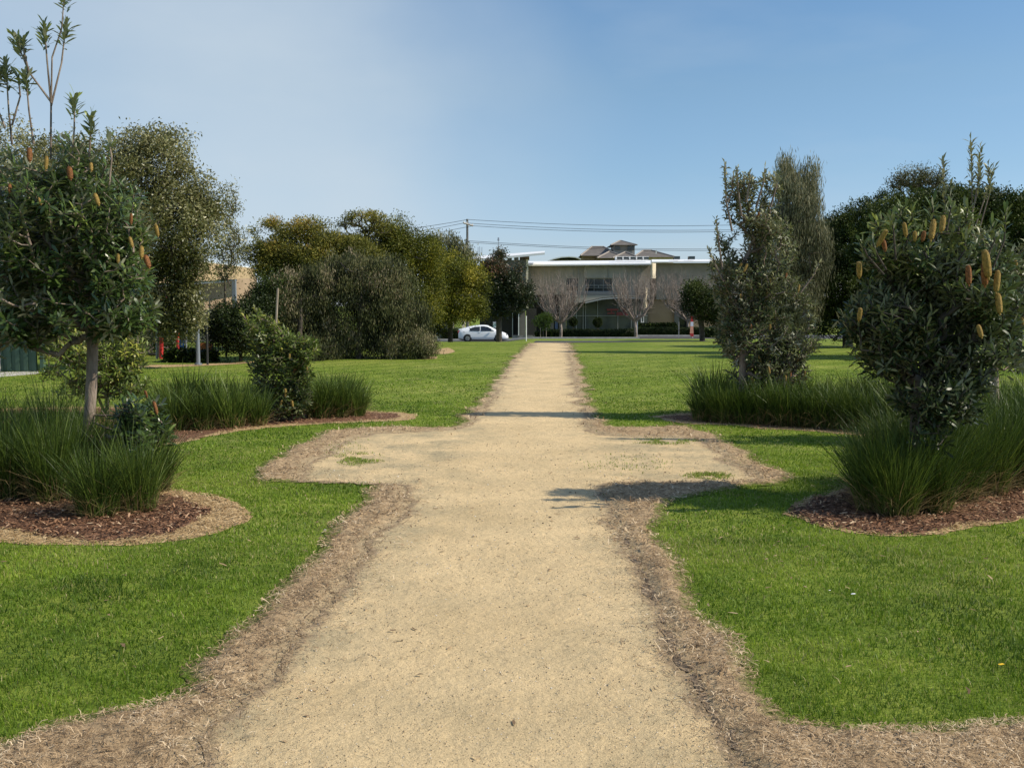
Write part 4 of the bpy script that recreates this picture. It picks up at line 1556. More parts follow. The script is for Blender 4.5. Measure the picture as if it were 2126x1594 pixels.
banksia('small yellowing banksia behind the pale trunk in the left bed', G(222, 862),
        [(222, 800), (226, 740)],
        [(190, 760, 14.6, 95, 65, .5), (250, 730, 14.8, 55, 60, .4), (150, 720, 14.8, 60, 40, .4), (270, 790, 14.6, 35, 40, .3)],
        620, 2, M_bank_y, [(150, 765, -.4, 'y', .9), (125, 750, -.4, 'r', .9), (240, 770, -.4, 'r', .8), (270, 700, -.3, 'y', .8)], trunk_r=.03, L=(.08, .12), W=.028, tone0=.66, topbright=.3, nl=9, hi=False, gaps=.1)

banksia('small leafy banksia with lime green tips and a wooden stake in the middle left bed', G(600, 872),
        [(598, 800), (592, 740), (585, 690)],
        [(590, 770, 14.3, 68, 70, .4), (600, 830, 14.2, 48, 40, .3), (540, 690, 14.3, 32, 45, .25), (635, 735, 14.2, 38, 40, .25), (570, 710, 14.3, 40, 40, .3), (590, 850, 14.1, 45, 22, .3)],
        900, 3, M_bank_y, [], autospk=9, trunk_r=.025, L=(.065, .1), W=.026, tone0=.42, topbright=.8, nl=10, hi=False, gaps=.05, sh0=.1,
        shoots=[[(520, 690, 0), (508, 660, 0), (500, 645, 0)], [(540, 670, 0), (530, 640, 0)]])

banksia('tall upright banksia with silvery top shoots in the middle right bed', G(1540, 872),
        [(1541, 820), (1543, 740), (1550, 660)],
        [(1580, 690, 14.5, 95, 90, .6), (1560, 600, 14.5, 75, 80, .5), (1545, 510, 14.5, 55, 75, .4), (1575, 430, 14.5, 48, 75, .35), (1522, 430, 14.5, 20, 60, .2), (1600, 400, 14.5, 25, 45, .2), (1548, 400, 14.5, 22, 45, .2), (1640, 650, 14.5, 55, 75, .45), (1620, 770, 14.4, 60, 40, .4), (1520, 690, 14.5, 35, 70, .4), (1500, 560, 14.5, 25, 90, .25), (1600, 520, 14.5, 50, 90, .4), (1650, 700, 14.4, 50, 60, .4), (1580, 770, 14.3, 75, 40, .4), (1600, 600, 14.4, 65, 60, .4)],
        2500, 4, M_bank_g, [], autospk=26, trunk_r=.055, L=(.065, .1), W=.026, tone0=.46, topbright=.55, nl=9, hi=False,
        shoots=[[(1520, 480, 0), (1508, 420, 0), (1505, 340, 0)], [(1540, 450, 0), (1532, 390, 0), (1530, 348, 0)], [(1570, 430, 0), (1585, 380, 0), (1588, 350, 0)], [(1500, 560, 0), (1492, 500, 0), (1487, 455, 0)], [(1550, 420, 0), (1556, 380, 0), (1557, 362, 0)], [(1600, 430, 0), (1612, 385, 0), (1612, 370, 0)], [(1520, 620, 0), (1490, 560, 0), (1472, 520, 0)], [(1510, 420, 0), (1520, 400, 0), (1522, 365, 0)], [(1660, 610, 0), (1690, 570, 0), (1700, 545, 0)]])

banksia('broad dark banksia with orange spikes on its right side in the front right bed', G(1893, 1058),
        [(1897, 940), (1902, 860), (1910, 790)],
        [(1930, 640, 8.3, 115, 110, .6), (1850, 660, 8.3, 85, 80, .45), (1935, 520, 8.3, 90, 50, .45), (2005, 620, 8.3, 75, 110, .5), (1870, 550, 8.3, 65, 45, .4), (1945, 830, 8.0, 95, 45, .4), (1900, 735, 8.3, 110, 50, .45), (2040, 720, 8.2, 60, 50, .4), (1800, 720, 8.3, 45, 55, .3), (1815, 560, 8.3, 42, 35, .3), (2050, 540, 8.4, 40, 60, .3), (1870, 860, 8.0, 50, 35, .3), (2000, 790, 8.1, 50, 45, .3), (1775, 655, 8.2, 22, 30, .2), (1835, 480, 8.3, 26, 26, .2), (1985, 452, 8.3, 30, 28, .2), (2095, 640, 8.3, 30, 60, .25), (1790, 800, 8.2, 26, 24, .2), (1900, 900, 7.95, 60, 28, .3), (1880, 460, 8.3, 18, 30, .15)],
        2500, 5, M_bank_d,
        [(2045, 592, -.3, 'r', 1.4), (2052, 575, -.35, 'y', 1.8), (2012, 590, -.4, 'r', 1.4), (2068, 605, -.3, 'y', 1.3), (2076, 650, -.3, 'y', 1.35), (1881, 490, -.3, 'y', 1.2), (1822, 510, -.3, 'y', 1.1), (1838, 520, -.3, 'r', 1.0), (1933, 497, -.2, 'y', 1.3), (1900, 500, -.3, 'y', .9), (1783, 665, -.3, 'y', 1.2), (1784, 575, -.2, 'y', 1.1), (2038, 700, -.4, 'y', 1.0), (1915, 500, -.3, 'r', .9), (1955, 480, -.3, 'y', 1.0)],
        shoots=[[(1936, 500, 0), (1938, 460, 0), (1936, 425, 0)], [(1860, 540, 0), (1855, 480, 0), (1850, 450, 0)], [(1835, 570, 0), (1800, 530, 0), (1788, 500, 0)], [(1840, 560, 0), (1822, 530, 0), (1812, 505, 0)], [(1990, 540, 0), (2003, 520, 0), (2005, 490, 0)], [(2060, 560, 0), (2085, 500, 0), (2088, 440, 0)], [(2040, 760, 0), (2080, 740, 0), (2100, 720, 0)], [(1965, 480, 0), (1975, 430, 0)], [(2050, 530, 0), (2065, 500, 0), (2060, 470, 0)]],
        L=(.065, .11), W=.019, trunk_r=.045, nl=11, shell=.35, tone0=.42, topbright=.8, bark=M_bark_dark, sh0=.6, gaps=.3)

banksia('pale green banksia with tall feathery shoots at the right edge behind the broad one', G(2065, 925),
        [(2065, 820), (2060, 700), (2050, 600), (2040, 500)],
        [(2070, 620, 11.8, 80, 110, .6), (2110, 700, 11.8, 60, 70, .5), (2030, 540, 11.8, 60, 70, .4), (2130, 590, 11.8, 60, 90, .5), (1990, 500, 11.8, 50, 40, .4)],
        620, 6, M_bank_g, [], autospk=8, trunk_r=.05, L=(.08, .12), W=.024, tone0=.46, topbright=.4, nl=9, hi=False, sh0=.1, shr=.6,
        shoots=[[(2020, 480, 0), (2018, 400, 0), (2016, 292, 0)], [(2020, 440, 0), (2030, 380, 0), (2036, 308, 0)], [(2025, 470, 0), (2045, 410, 0), (2064, 350, 0)], [(2010, 470, 0), (2030, 400, 0), (2035, 350, 0)], [(1985, 490, 0), (1962, 420, 0), (1958, 335, 0)], [(1985, 480, 0), (1975, 440, 0), (1972, 385, 0)], [(2035, 470, 0), (2055, 400, 0), (2052, 345, 0)]])


# stake and guard post beside the small banksia
def stake(px, y0, y1, Y, r_, label, lean=0.0, name='wooden_stake', m=None, cat='stake'):
    a = P(px - lean, y0, Y)
    b = P(px, y1, Y)
    mb = MB()
    mb.tube([a, a.lerp(b, .5), b], [r_, r_, r_ * .9], k=6)
    g = Vector((a.x, a.y, a.z))
    o = mb.build(name, m or M_stake, loc=g)
    return tag(o, label, cat)


M_stake = noisy('weathered_timber', (0.22, 0.18, 0.13), (0.4, 0.34, 0.26), scale=12, rough=0.9, stretch=(1, 1, .2))
stake(577, 872, 598, 14.5, .016, 'tall thin timber stake standing in the small banksia', lean=14)
stake(600, 871, 694, 14.4, .012, 'short thin timber stake right of the tall one in the small banksia', lean=4)

# ------------------------------------------------------------------ background trees
fine_tree('olive_tree', 'large rounded silvery olive green tree behind the front left banksia', G(255, 766), [(258, 680), (265, 600), (260, 500), (250, 420)],
          [(250, 470, 26, 190, 200, 2.0), (60, 470, 26, 210, 200, 2.0), (360, 450, 26, 85, 140, 1.2), (335, 600, 26, 70, 110, 1.0), (420, 430, 26, 38, 60, .6), (200, 620, 26, 150, 100, 1.5), (395, 550, 26, 28, 60, .5), (330, 340, 26, 90, 60, 1), (385, 640, 26, 34, 45, .5), (402, 590, 26, 34, 60, .6), (345, 665, 26, 60, 40, .6), (395, 665, 26, 26, 30, .4), (350, 690, 26, 45, 30, .5)],
          4200, 34, 51, M_olive, L=(.06, .11), W=.036, sig=.12, mode='rand', trunk_r=.14, shell=.6, tone0=.5, top=.2, toneclump=.5, tip_r=.008, lobes=9)
fine_tree('olive_tree', 'thin drooping sprays at the right edge of the big olive green tree', G(470, 742), [(468, 640), (466, 560)],
          [(478, 440, 30, 14, 60, .3), (465, 540, 30, 30, 50, .4), (490, 500, 30, 22, 30, .3)], 170, 18, 52, M_olive, L=(.06, .1), W=.03, sig=.12, mode='rand', trunk_r=.03, tone0=.5, tip_r=.006)

fine_tree('paperbark_tree', 'dark drooping paperbark with brownish top left of the path', G(745, 745), [(748, 690), (750, 620), (745, 560)],
          [(740, 650, 31, 95, 100, 1.4), (825, 665, 31, 60, 75, 1.1), (675, 585, 31, 70, 55, 1.0), (805, 590, 31, 62, 60, 1.0), (735, 548, 31, 62, 36, .9), (780, 560, 30.6, 40, 40, .6), (640, 640, 31, 50, 70, .8), (850, 715, 30.6, 45, 35, .7), (765, 720, 30.6, 80, 30, .8), (690, 690, 31, 50, 55, .9), (790, 660, 31.5, 70, 70, 1.0)],
          2300, 36, 53, M_mela, lobes=7, lsize=.36, L=(.07, .13), W=.02, sig=.11, mode='droop', trunk_r=.12, shell=.7, tone0=.5, top=.5, hang=.14, toneclump=.75)
fine_tree('paperbark_tree', 'dark green drooping paperbark to the left of the brown topped one', G(620, 748), [(622, 690), (625, 620)],
          [(610, 660, 30.5, 70, 90, 1.2), (640, 600, 30.6, 60, 60, 1.0), (570, 700, 30, 45, 55, .8), (650, 720, 30, 60, 32, .8), (600, 590, 30.5, 45, 40, .8)],
          1200, 36, 54, M_mela, lobes=7, lsize=.36, L=(.07, .13), W=.02, sig=.11, mode='droop', trunk_r=.1, shell=.7, tone0=.42, top=.4, hang=.14, toneclump=.75)
fine_tree('shrub', 'low twiggy shrub at the right foot of the paperbark', G(880, 741), [(882, 700)],
          [(870, 715, 30.5, 32, 28, .5), (890, 722, 30.5, 22, 20, .4)], 160, 26, 55, M_mela, L=(.06, .11), W=.016, sig=.1, mode='up', trunk_r=.03, tone0=.62, top=.2, cat='shrub', tip_r=.006)
fine_tree('wattle_tree', 'rusty olive wattle with flat tops behind the paperbarks', TP(640, 37), [(640, 620), (650, 540), (660, 500)],
          [(590, 540, 37, 65, 38, 1.4), (690, 535, 37, 75, 38, 1.5), (645, 472, 37, 38, 15, .8), (605, 492, 37, 32, 18, .9), (545, 525, 36.5, 36, 30, .7), (565, 560, 36.5, 30, 40, .8), (565, 466, 37, 18, 7, .5), (530, 482, 37, 12, 7, .3), (740, 530, 37, 55, 34, 1.2), (620, 590, 37, 70, 50, 1.2), (680, 500, 37, 45, 16, .9)],
          1500, 40, 56, M_watt, lobes=6, L=(.06, .11), W=.035, sig=.15, mode='out', trunk_r=.12, shell=.65, tone0=.5, top=.35, flat=.6, toneclump=.45)
fine_tree('wattle_tree', 'umbrella topped wattle with bare limbs showing above the paperbarks', TP(762, 38), [(762, 600), (764, 540), (760, 500), (757, 480)],
          [(757, 450, 38, 34, 10, .9), (728, 462, 38, 18, 7, .5), (788, 458, 38, 20, 10, .5), (712, 470, 38, 10, 5, .3), (700, 505, 38, 60, 14, 1.0), (795, 478, 38, 22, 14, .6), (760, 478, 38, 14, 8, .5), (740, 500, 38, 40, 12, .8)],
          420, 20, 57, M_watt, L=(.06, .1), W=.032, sig=.13, mode='out', trunk_r=.09, shell=.5, tone0=.45, flat=.5, tip_r=.012)
fine_tree('wattle_tree', 'olive green wattle mound right of the umbrella topped one', TP(850, 39), [(850, 620), (850, 540)],
          [(825, 490, 39, 42, 32, 1.2), (850, 540, 39, 60, 55, 1.4), (800, 540, 39, 50, 40, 1.2), (870, 600, 39, 50, 60, 1.3), (850, 660, 39, 60, 50, 1.3), (885, 530, 39, 32, 40, .8)],
          1100, 40, 58, M_wattg, lobes=9, L=(.06, .11), W=.035, sig=.15, mode='out', trunk_r=.12, shell=.65, tone0=.42, top=.3, toneclump=.5)
fine_tree('wattle_tree', 'rounded golden olive wattle nearest the parked white car', TP(935, 46), [(935, 680), (938, 620), (940, 580)],
          [(940, 580, 46, 52, 42, 1.4), (970, 620, 46, 42, 48, 1.2), (915, 610, 46, 42, 55, 1.2), (905, 660, 46, 38, 38, 1.0), (998, 640, 46, 16, 32, .6), (955, 650, 46, 35, 26, 1), (890, 690, 46, 22, 22, .7)],
          1100, 40, 59, M_wattg, lobes=9, L=(.07, .12), W=.04, sig=.16, mode='out', trunk_r=.11, shell=.65, tone0=.5, top=.35, toneclump=.5)
fine_tree('grey_green_tree', 'dark grey green spiky tree behind the golden wattle beside the power pole', TP(935, 70), [(935, 620), (935, 550)],
          [(925, 520, 70, 36, 30, 1.3), (955, 530, 70, 28, 26, 1.1), (905, 500, 70, 15, 14, .6), (975, 550, 70, 20, 22, .8), (935, 560, 70, 50, 40, 1.5)],
          420, 22, 60, M_casu, L=(.14, .24), W=.06, sig=.22, mode='up', trunk_r=.14, shell=.5, tone0=.35, toneclump=.4, tip_r=.015)
fine_tree('shrub', 'dark green shrub mass beside the playground', G(500, 750), [(500, 700), (500, 660)],
          [(470, 700, 29, 38, 52, .8), (510, 690, 29, 42, 62, .9), (545, 655, 29.5, 42, 45, .9), (480, 662, 29, 34, 24, .7), (570, 620, 30, 36, 40, .9)],
          1100, 34, 61, M_shrub, lobes=7, L=(.06, .1), W=.03, sig=.13, mode='out', trunk_r=.05, shell=.6, tone0=.3, top=.6, cat='shrub')
fine_tree('upright_tree', 'two lobed reddish green street tree in front of the white car bonnet', TP(1036, 60), [(1036, 690), (1036, 665), (1040, 620), (1042, 580)],
          [(1030, 560, 60, 26, 34, .8), (1022, 600, 60, 26, 40, .8), (1075, 600, 60, 28, 34, .8), (1052, 630, 60, 40, 30, 1), (1088, 625, 60, 22, 24, .6), (1020, 645, 60, 26, 24, .7), (1075, 560, 60, 9, 16, .3), (1035, 535, 60, 11, 14, .4), (1050, 600, 60, 34, 40, .8)],
          900, 34, 62, M_lilly, lobes=5, L=(.1, .16), W=.055, sig=.15, mode='out', trunk_r=.17, shell=.5, tone0=.42, top=.45, toneclump=.4, tip_r=.014)
fine_tree('dark_tree', 'small very dark tree on the grass by the side road', TP(1458, 45.5), [(1457, 680), (1452, 650), (1450, 620)],
          [(1450, 612, 45.5, 30, 24, .7), (1436, 600, 45.5, 18, 14, .4), (1470, 640, 45.5, 34, 30, .7), (1440, 635, 45.5, 20, 18, .5), (1495, 640, 45.5, 25, 40, .6)],
          420, 32, 63, M_dark, L=(.07, .12), W=.04, sig=.14, mode='out', trunk_r=.12, shell=.4, tone0=.35, top=.4)
fine_tree('she_oak', 'tall drooping grey green she oak behind the upright banksia', G(1648, 733), [(1648, 650), (1650, 540), (1652, 440), (1640, 330)],
          [(1650, 430, 34, 38, 90, .8), (1678, 415, 34, 26, 70, .6), (1615, 500, 34, 50, 90, .9), (1632, 360, 34, 18, 40, .5), (1680, 345, 34, 16, 24, .4), (1685, 520, 34, 38, 75, .8), (1600, 590, 34, 60, 60, 1.0), (1650, 600, 34, 50, 60, 1.0), (1630, 320, 34, 10, 25, .2), (1710, 480, 34, 10, 30, .4)],
          1500, 38, 64, M_casu, L=(.14, .24), W=.02, sig=.12, mode='droop', trunk_r=.12, shell=.5, tone0=.5, top=.3, hang=.25, toneclump=.5)
for i, (lab, bx, bl) in enumerate([
        ('dense dark rounded tree, the lobe nearest the she oak', 1760, [(1755, 530, 39, 90, 80, 2.0), (1790, 475, 39, 85, 62, 1.6), (1730, 610, 39, 72, 95, 1.8), (1800, 620, 39, 90, 95, 2.0), (1706, 520, 39, 44, 75, 1.2), (1700, 600, 39, 42, 70, 1.0), (1850, 475, 39, 85, 75, 1.6), (1720, 670, 39, 60, 45, 1.5)]),
        ('dense dark dome shaped tree in the middle of the right hand row', 1920, [(1900, 485, 31, 110, 92, 1.7), (1850, 540, 31, 80, 90, 1.5), (1960, 560, 31, 110, 110, 1.8), (1900, 630, 31, 110, 95, 1.8), (1985, 470, 31, 95, 86, 1.6)]),
        ('dense dark dome shaped tree running out of the right edge', 2110, [(2080, 475, 31, 115, 88, 1.8), (2030, 465, 31, 90, 78, 1.6), (2180, 500, 31, 130, 100, 2.4), (2100, 600, 31, 140, 110, 2.4), (2060, 640, 31, 110, 80, 2.2), (2240, 610, 31, 120, 110, 2.2)])]):
    fine_tree('dense_tree', lab, TP(bx, (39, 31, 31)[i]), [(bx, 650), (bx, 560)], bl, (3000, 3400, 3600)[i], 42, 70 + i, M_dark, lobes=22, lsize=.24, L=(.06, .10), W=.04, sig=.09, mode='out', trunk_r=.2, shell=.9, tone0=.5, top=.35, toneclump=.35, group=None)
fine_tree('grey_green_tree', 'pale distant tree showing above the dense dark trees', TP(1900, 75), [(1900, 500), (1900, 420)],
          [(1895, 368, 75, 32, 18, 1.6), (1865, 382, 75, 20, 10, .8), (1940, 372, 75, 16, 18, .8), (1920, 385, 75, 30, 14, 1)], 200, 24, 75, M_casu, L=(.14, .24), W=.05, sig=.25, mode='out', trunk_r=.2, tone0=.3, tip_r=.03)
fine_tree('shrub', 'dark shrubs under the olive green tree behind the playground', G(330, 742), [(330, 715)],
          [(300, 700, 33, 70, 45, .8), (380, 720, 33, 50, 25, .6), (200, 690, 33, 70, 60, .8), (120, 690, 33, 60, 50, .8), (380, 680, 34, 40, 30, .6)], 900, 26, 76, M_shrub, L=(.07, .12), W=.03, sig=.14, mode='out', trunk_r=.04, tone0=.5, cat='shrub')
fine_tree('far_tree', 'distant mixed tree behind the upright banksia at the end of the office', TP(1580, 125), [(1580, 640)],
          [(1540, 640, 125, 45, 45, 2), (1600, 620, 125, 60, 70, 2), (1660, 640, 125, 60, 60, 2)], 420, 24, 77, M_shrub, L=(.25, .4), W=.15, sig=.45, trunk_r=.25, tone0=.4, tip_r=.03)
fine_tree('far_tree', 'distant dark trees behind the playground at the left', TP(330, 70), [(330, 640)],
          [(300, 640, 70, 110, 70, 2), (150, 640, 70, 120, 90, 2), (20, 640, 70, 110, 90, 2), (400, 680, 70, 60, 40, 1.5)], 700, 26, 78, M_shrub, L=(.16, .26), W=.1, sig=.32, trunk_r=.25, tone0=.4, tip_r=.03)
fine_tree('young_street_tree', 'young lime green street tree tied between timber stakes', TP(1128, 98.5), [(1128, 690), (1129, 672)],
          [(1130, 668, 98.5, 18, 10, .6), (1115, 667, 98.5, 10, 6, .4), (1140, 664, 98.5, 9, 9, .4), (1130, 680, 98.5, 9, 8, .4), (1128, 659, 98.5, 6, 6, .3)], 90, 16, 79, M_lime, L=(.14, .24), W=.08, sig=.16, mode='up', trunk_r=.05, tone0=.5, tip_r=.012)
for px in (1122, 1134):
    a = TP(px, 98.2)
    MB().tube([a, a + Vector((0, 0, 1.0))], .03, k=6).build('tree_stake', M_stake, loc=a)
    o = bpy.context.scene.collection.objects[-1]
    tag(o, 'pale timber stake on the %s side of the young lime green tree' % ('left' if px < 1130 else 'right'), 'stake')


def bare_tree(px, Y, label, crown_w, ytop, yfork, seed, n=20, lean=0):
    r = np.random.default_rng(seed)
    base = TP(px, Y)
    root = empty('bare_tree', base, label, 'tree', 'bare pollarded street trees')
    s = S(Y)
    fork = np.array(P(px + lean, yfork, Y))
    top = np.array(P(px, ytop, Y))[2]
    A, B, RA, RB = [], [], [], []

    def seg(a, b, ra, rb):
        A.append(a)
        B.append(b)
        RA.append(ra)
        RB.append(rb)
    b0 = np.array(base)
    m = (b0 + fork) / 2 + np.array([.05, 0, 0])
    seg(b0, m, .17, .14)
    seg(m, fork, .14, .12)
    H = top - fork[2]
    for i in range(n):
        az = 2 * np.pi * i / n + r.normal() * .2
        out = (0.35 + 0.65 * r.random() ** .6) * crown_w * s / 2
        ex = np.array([np.cos(az) * out, np.sin(az) * out * .8, 0])
        # limb: goes out low then sweeps up
        p0 = fork.copy()
        p1 = fork + ex * .45 + np.array([0, 0, H * r.uniform(.10, .2)])
        p2 = fork + ex * .85 + np.array([0, 0, H * r.uniform(.28, .42)])
        p3 = fork + ex * 1.0 + np.array([0, 0, H * r.uniform(.55, .7)])
        q = r.uniform(.7, 1.1)
        seg(p0, p1, .085 * q, .065 * q)
        seg(p1, p2, .065 * q, .045 * q)
        seg(p2, p3, .045 * q, .028 * q)
        for k in range(16):
            t = r.random() ** .8
            bp = (p1 + (p2 - p1) * (t * 2) if t < .5 else p2 + (p3 - p2) * (t * 2 - 1))
            dx = r.normal(size=3) * np.array([.28, .28, 0])
            ln = H * r.uniform(.15, .5) * (1.15 - 0.25 * t)
            tip = bp + (dx + ex * r.uniform(0, .12) / max(.3, out)) * ln + np.array([0, 0, ln])
            tip[2] = min(tip[2], top + r.normal() * .3 - (out / (crown_w * s / 2)) ** 2 * .5)
            mid = (bp + tip) / 2 + np.array([dx[0], dx[1], 0]) * ln * .35
            seg(bp, mid, .015, .011)
            seg(mid, tip, .010, .004)
            if r.random() < .5:
                t2 = mid + r.normal(size=3) * np.array([.3, .3, .1]) * ln * .5 + np.array([0, 0, ln * .35])
                seg(mid, t2, .010, .005)
        for k in range(5):   # small twigs low in the crown
            bp = p1 + (p2 - p1) * r.random()
            seg(bp, bp + np.array([r.normal() * .4, r.normal() * .4, r.uniform(-.1, .4)]), .012, .005)
    A, B, RA, RB = map(np.array, (A, B, RA, RB))
    thick = RA > .03
    for nm, k_, sel in (('trunk', 7, thick), ('crown', 4, ~thick)):
        V, f = tubes(A[sel], B[sel], RA[sel], RB[sel], k_)
        link(nm, np_mesh(nm, V - np.array(base), f, smooth=True), M_bare, root)


bare_tree(1164, 98.8, 'leafless grey tree nearest the path end, left of the office window', 112, 553, 672, 81)
bare_tree(1320, 98.8, 'leafless tree beside the grey pole in the middle of the office front', 104, 552, 668, 82, lean=-2)
bare_tree(1428, 108, 'leafless tree partly behind the small dark tree at the right', 125, 548, 668, 83)

# ------------------------------------------------------------------ hedges
def hedge(name, label, x0, x1, ytop, Y0, Y1, seed, cat='hedge', m=None, base_y=None, n=9000, leaf=(.06, .12)):
    r = np.random.default_rng(seed)
    a, b = TP(x0, Y0), TP(x1, Y0)
    zt = P((x0 + x1) / 2, ytop, Y0).z
    zb = min(a.z, b.z) - 0.03
    xa, xb = a.x, b.x
    o = Vector(((xa + xb) / 2, Y0, zb))
    # points on faces front/top/sides
    p = np.stack([r.uniform(xa, xb, n), r.uniform(Y0, Y1, n), r.uniform(zb, zt, n)], 1)
    f = r.random(n)
    p[f < .5, 1] = Y0
    p[(f >= .5) & (f < .85), 2] = zt
    p[(f >= .85) & (f < .92), 0] = xa
    p[f >= .92, 0] = xb
    p += r.normal(size=(n, 3)) * .05
    p[:, 2] += (fbm(p[:, 0] * .8, p[:, 1], seed) - .5) * .16 * (p[:, 2] > zt - .15)
    d = nrm(r.normal(size=(n, 3)) + np.array([0, -.4, .5]))
    V, fs, t = leaf_arrays(p, d, nrm(r.normal(size=(n, 3))), r.uniform(*leaf, n), np.full(n, leaf[1] * .6), r.random(n))
    nV = len(V)
    bx = MB().box((xa + .06, Y0 + .06, zb), (xb - .06, Y1 - .06, zt - .07))
    V = np.concatenate([V, np.array(bx.v)])
    fs = fs + [np.array(bx.f) + nV]
    t = np.concatenate([t, np.full(8, 0.1)])
    ob = link(name, np_mesh(name, V - np.array(o), fs, tone=t), m or M_hedge, loc=o)
    return tag(ob, label, cat)


hedge('clipped_hedge', 'long low clipped hedge in front of the glazed office ground floor', 1142, 1320, 686, 99.4, 100.6, 91)
hedge('clipped_hedge', 'clipped hedge along the side road right of the grey pole', 1326, 1500, 681.5, 107, 108.4, 92)
hedge('clipped_hedge', 'dark box shaped hedge behind the tail of the white car', 918, 955, 686, 99, 101, 93)
hedge('low_shrubs', 'row of low green shrubs behind the side road hedge', 1325, 1405, 674, 109, 110, 94, cat='shrub', m=M_shrub, n=3000, leaf=(.12, .24))
hedge('low_shrubs', 'low green planting along the playground edge', 345, 432, 735, 28.6, 29.4, 95, cat='shrub', m=M_shrub, n=5000, leaf=(.07, .12))
hedge('low_shrubs', 'low mixed shrubs at the foot of the small dark tree', 1462, 1500, 686, 100, 101, 96, cat='shrub', m=M_shrub, n=1500, leaf=(.12, .24))
hedge('low_shrubs', 'small green shrub beside the stakes of the young tree', 1112, 1145, 690, 99.2, 99.9, 97, cat='shrub', m=M_shrub, n=1200, leaf=(.1, .2))
for i, (px, py, rr_, lab) in enumerate([(1190, 668, 8.5, 'dark ball topiary under the first leafless tree'), (1241, 669, 9.5, 'dark ball topiary in front of the office glass, right of the other ball')]):
    Y = 103.5
    c = P(px, py, Y)
    base = TP(px, Y)
    root = empty('topiary', base, lab, 'topiary')
    r = np.random.default_rng(300 + i)
    d = nrm(r.normal(size=(1500, 3)))
    rad = rr_ * S(Y)
    V, fs, t = leaf_arrays(np.array(c) + d * rad * r.uniform(.75, 1, (1500, 1)), nrm(d + r.normal(size=(1500, 3)) * .6), nrm(r.normal(size=(1500, 3))), np.full(1500, .12), np.full(1500, .08), r.random(1500))
    link('crown', np_mesh('crown', V - np.array(base), fs, tone=t), M_hedge, root)
    MB().tube([base, c], .05, k=6).build('trunk', M_bark_dark, root)

# ------------------------------------------------------------------ buildings
M_gwall = noisy('grey_render', (0.14, 0.13, 0.12), (0.19, 0.18, 0.165), scale=.5, rough=0.9)
M_bwall = noisy('grey_brown_wall', (0.27, 0.24, 0.2), (0.34, 0.305, 0.26), scale=.6, rough=0.9)
M_lwall = noisy('light_grey_panel', (0.31, 0.29, 0.25), (0.37, 0.345, 0.3), scale=.6, rough=0.85)
M_twall = noisy('tan_wall', (0.28, 0.2, 0.13), (0.36, 0.26, 0.17), scale=.6, rough=0.9)
M_cream = noisy('cream_render', (0.62, 0.52, 0.36), (0.74, 0.64, 0.47), scale=.8, rough=0.85)
M_roofw = plain('white_roof_fascia', (0.8, 0.8, 0.78), rough=.5, var=.03)
M_glass = noisy('dark_glass', (0.012, 0.02, 0.022), (0.035, 0.055, 0.058), scale=.5, rough=0.08, spec=0.6)
M_glass2 = noisy('teal_glass', (0.045, 0.055, 0.055), (0.10, 0.11, 0.105), scale=.35, rough=0.12, spec=0.6)
M_frame = plain('window_frame', (0.3, 0.31, 0.31), rough=.5)
M_dark2 = plain('recess_shade', (0.03, 0.03, 0.028), rough=.8)  # near-black colour stands in for shade in recesses and under the roof edge
M_tile = noisy('roof_tile', (0.10, 0.088, 0.078), (0.165, 0.148, 0.13), scale=1.2, rough=0.9, stretch=(1, 1, 6))
M_ridge = plain('roof_ridge', (0.3, 0.26, 0.22), rough=.8)
M_red = plain('red_paint', (0.5, 0.035, 0.03), rough=.5)
M_redd = plain('faded_red_lettering', (0.22, 0.05, 0.05), rough=.6)
M_blue = plain('blue_panel', (0.06, 0.2, 0.55), rough=.5)
M_orange = plain('orange_panel', (0.55, 0.18, 0.05), rough=.5)
M_green = plain('green_plastic', (0.03, 0.42, 0.08), rough=.4)
M_fenceg = noisy('green_steel_fence', (0.045, 0.085, 0.055), (0.07, 0.12, 0.08), scale=1, rough=0.6)


def pbox(mb, x0, x1, y0, y1, Y, depth):
    a = P(x0, y1, Y)
    b = P(x1, y0, Y)
    return mb.box((a.x, Y, a.z), (b.x, Y + depth, b.z))


def part(name, parent, m, boxes, bevel=0):
    mb = MB()
    for b in boxes:
        pbox(mb, *b)
    return mb.build(name, m, parent, bevel=bevel)


def ppoly(pts, Y, depth):
    q = [P(x, y, Y) for x, y in pts]
    return MB().prism([(v.x, v.z) for v in q], Y, Y + depth)


# main office, the long wing with the white roof edge
Yo = 112.0
ofc = empty('office_building', P(1225, 700, Yo), 'long two storey grey office with a white roof edge and red lettering on its glass', 'building')
part('wall', ofc, M_bwall, [(1097, 1350, 548, 578, Yo, 14), (1097, 1176, 578, 612, Yo, 14), (1200, 1215, 578, 612, Yo, 14), (1270, 1350, 578, 612, Yo, 14), (1176, 1200, 604, 612, Yo, 14), (1215, 1270, 606, 612, Yo, 14)])
part('wall', ofc, M_bwall, [(1362, 1560, 546, 622, Yo + 1.5, 12)])
part('panel', ofc, M_lwall, [(1212, 1262, 553, 577, Yo - .06, .055), (1263.2, 1300, 553, 577, Yo - .06, .055)])
ppoly([(1176, 612.5), (1350, 612.5), (1350, 618), (1290, 615), (1250, 618), (1215, 626), (1176, 634)], Yo - .6, 1.0).build('spandrel', M_lwall, ofc)
ppoly([(1215, 627), (1250, 619.2), (1290, 616.2), (1350, 619), (1350, 622), (1290, 619), (1250, 622), (1215, 630)], Yo - .7, .3).build('spandrel_edge', M_frame, ofc)
w = part('window', ofc, M_glass, [(1215, 1270, 578, 606, Yo + .35, .1)])
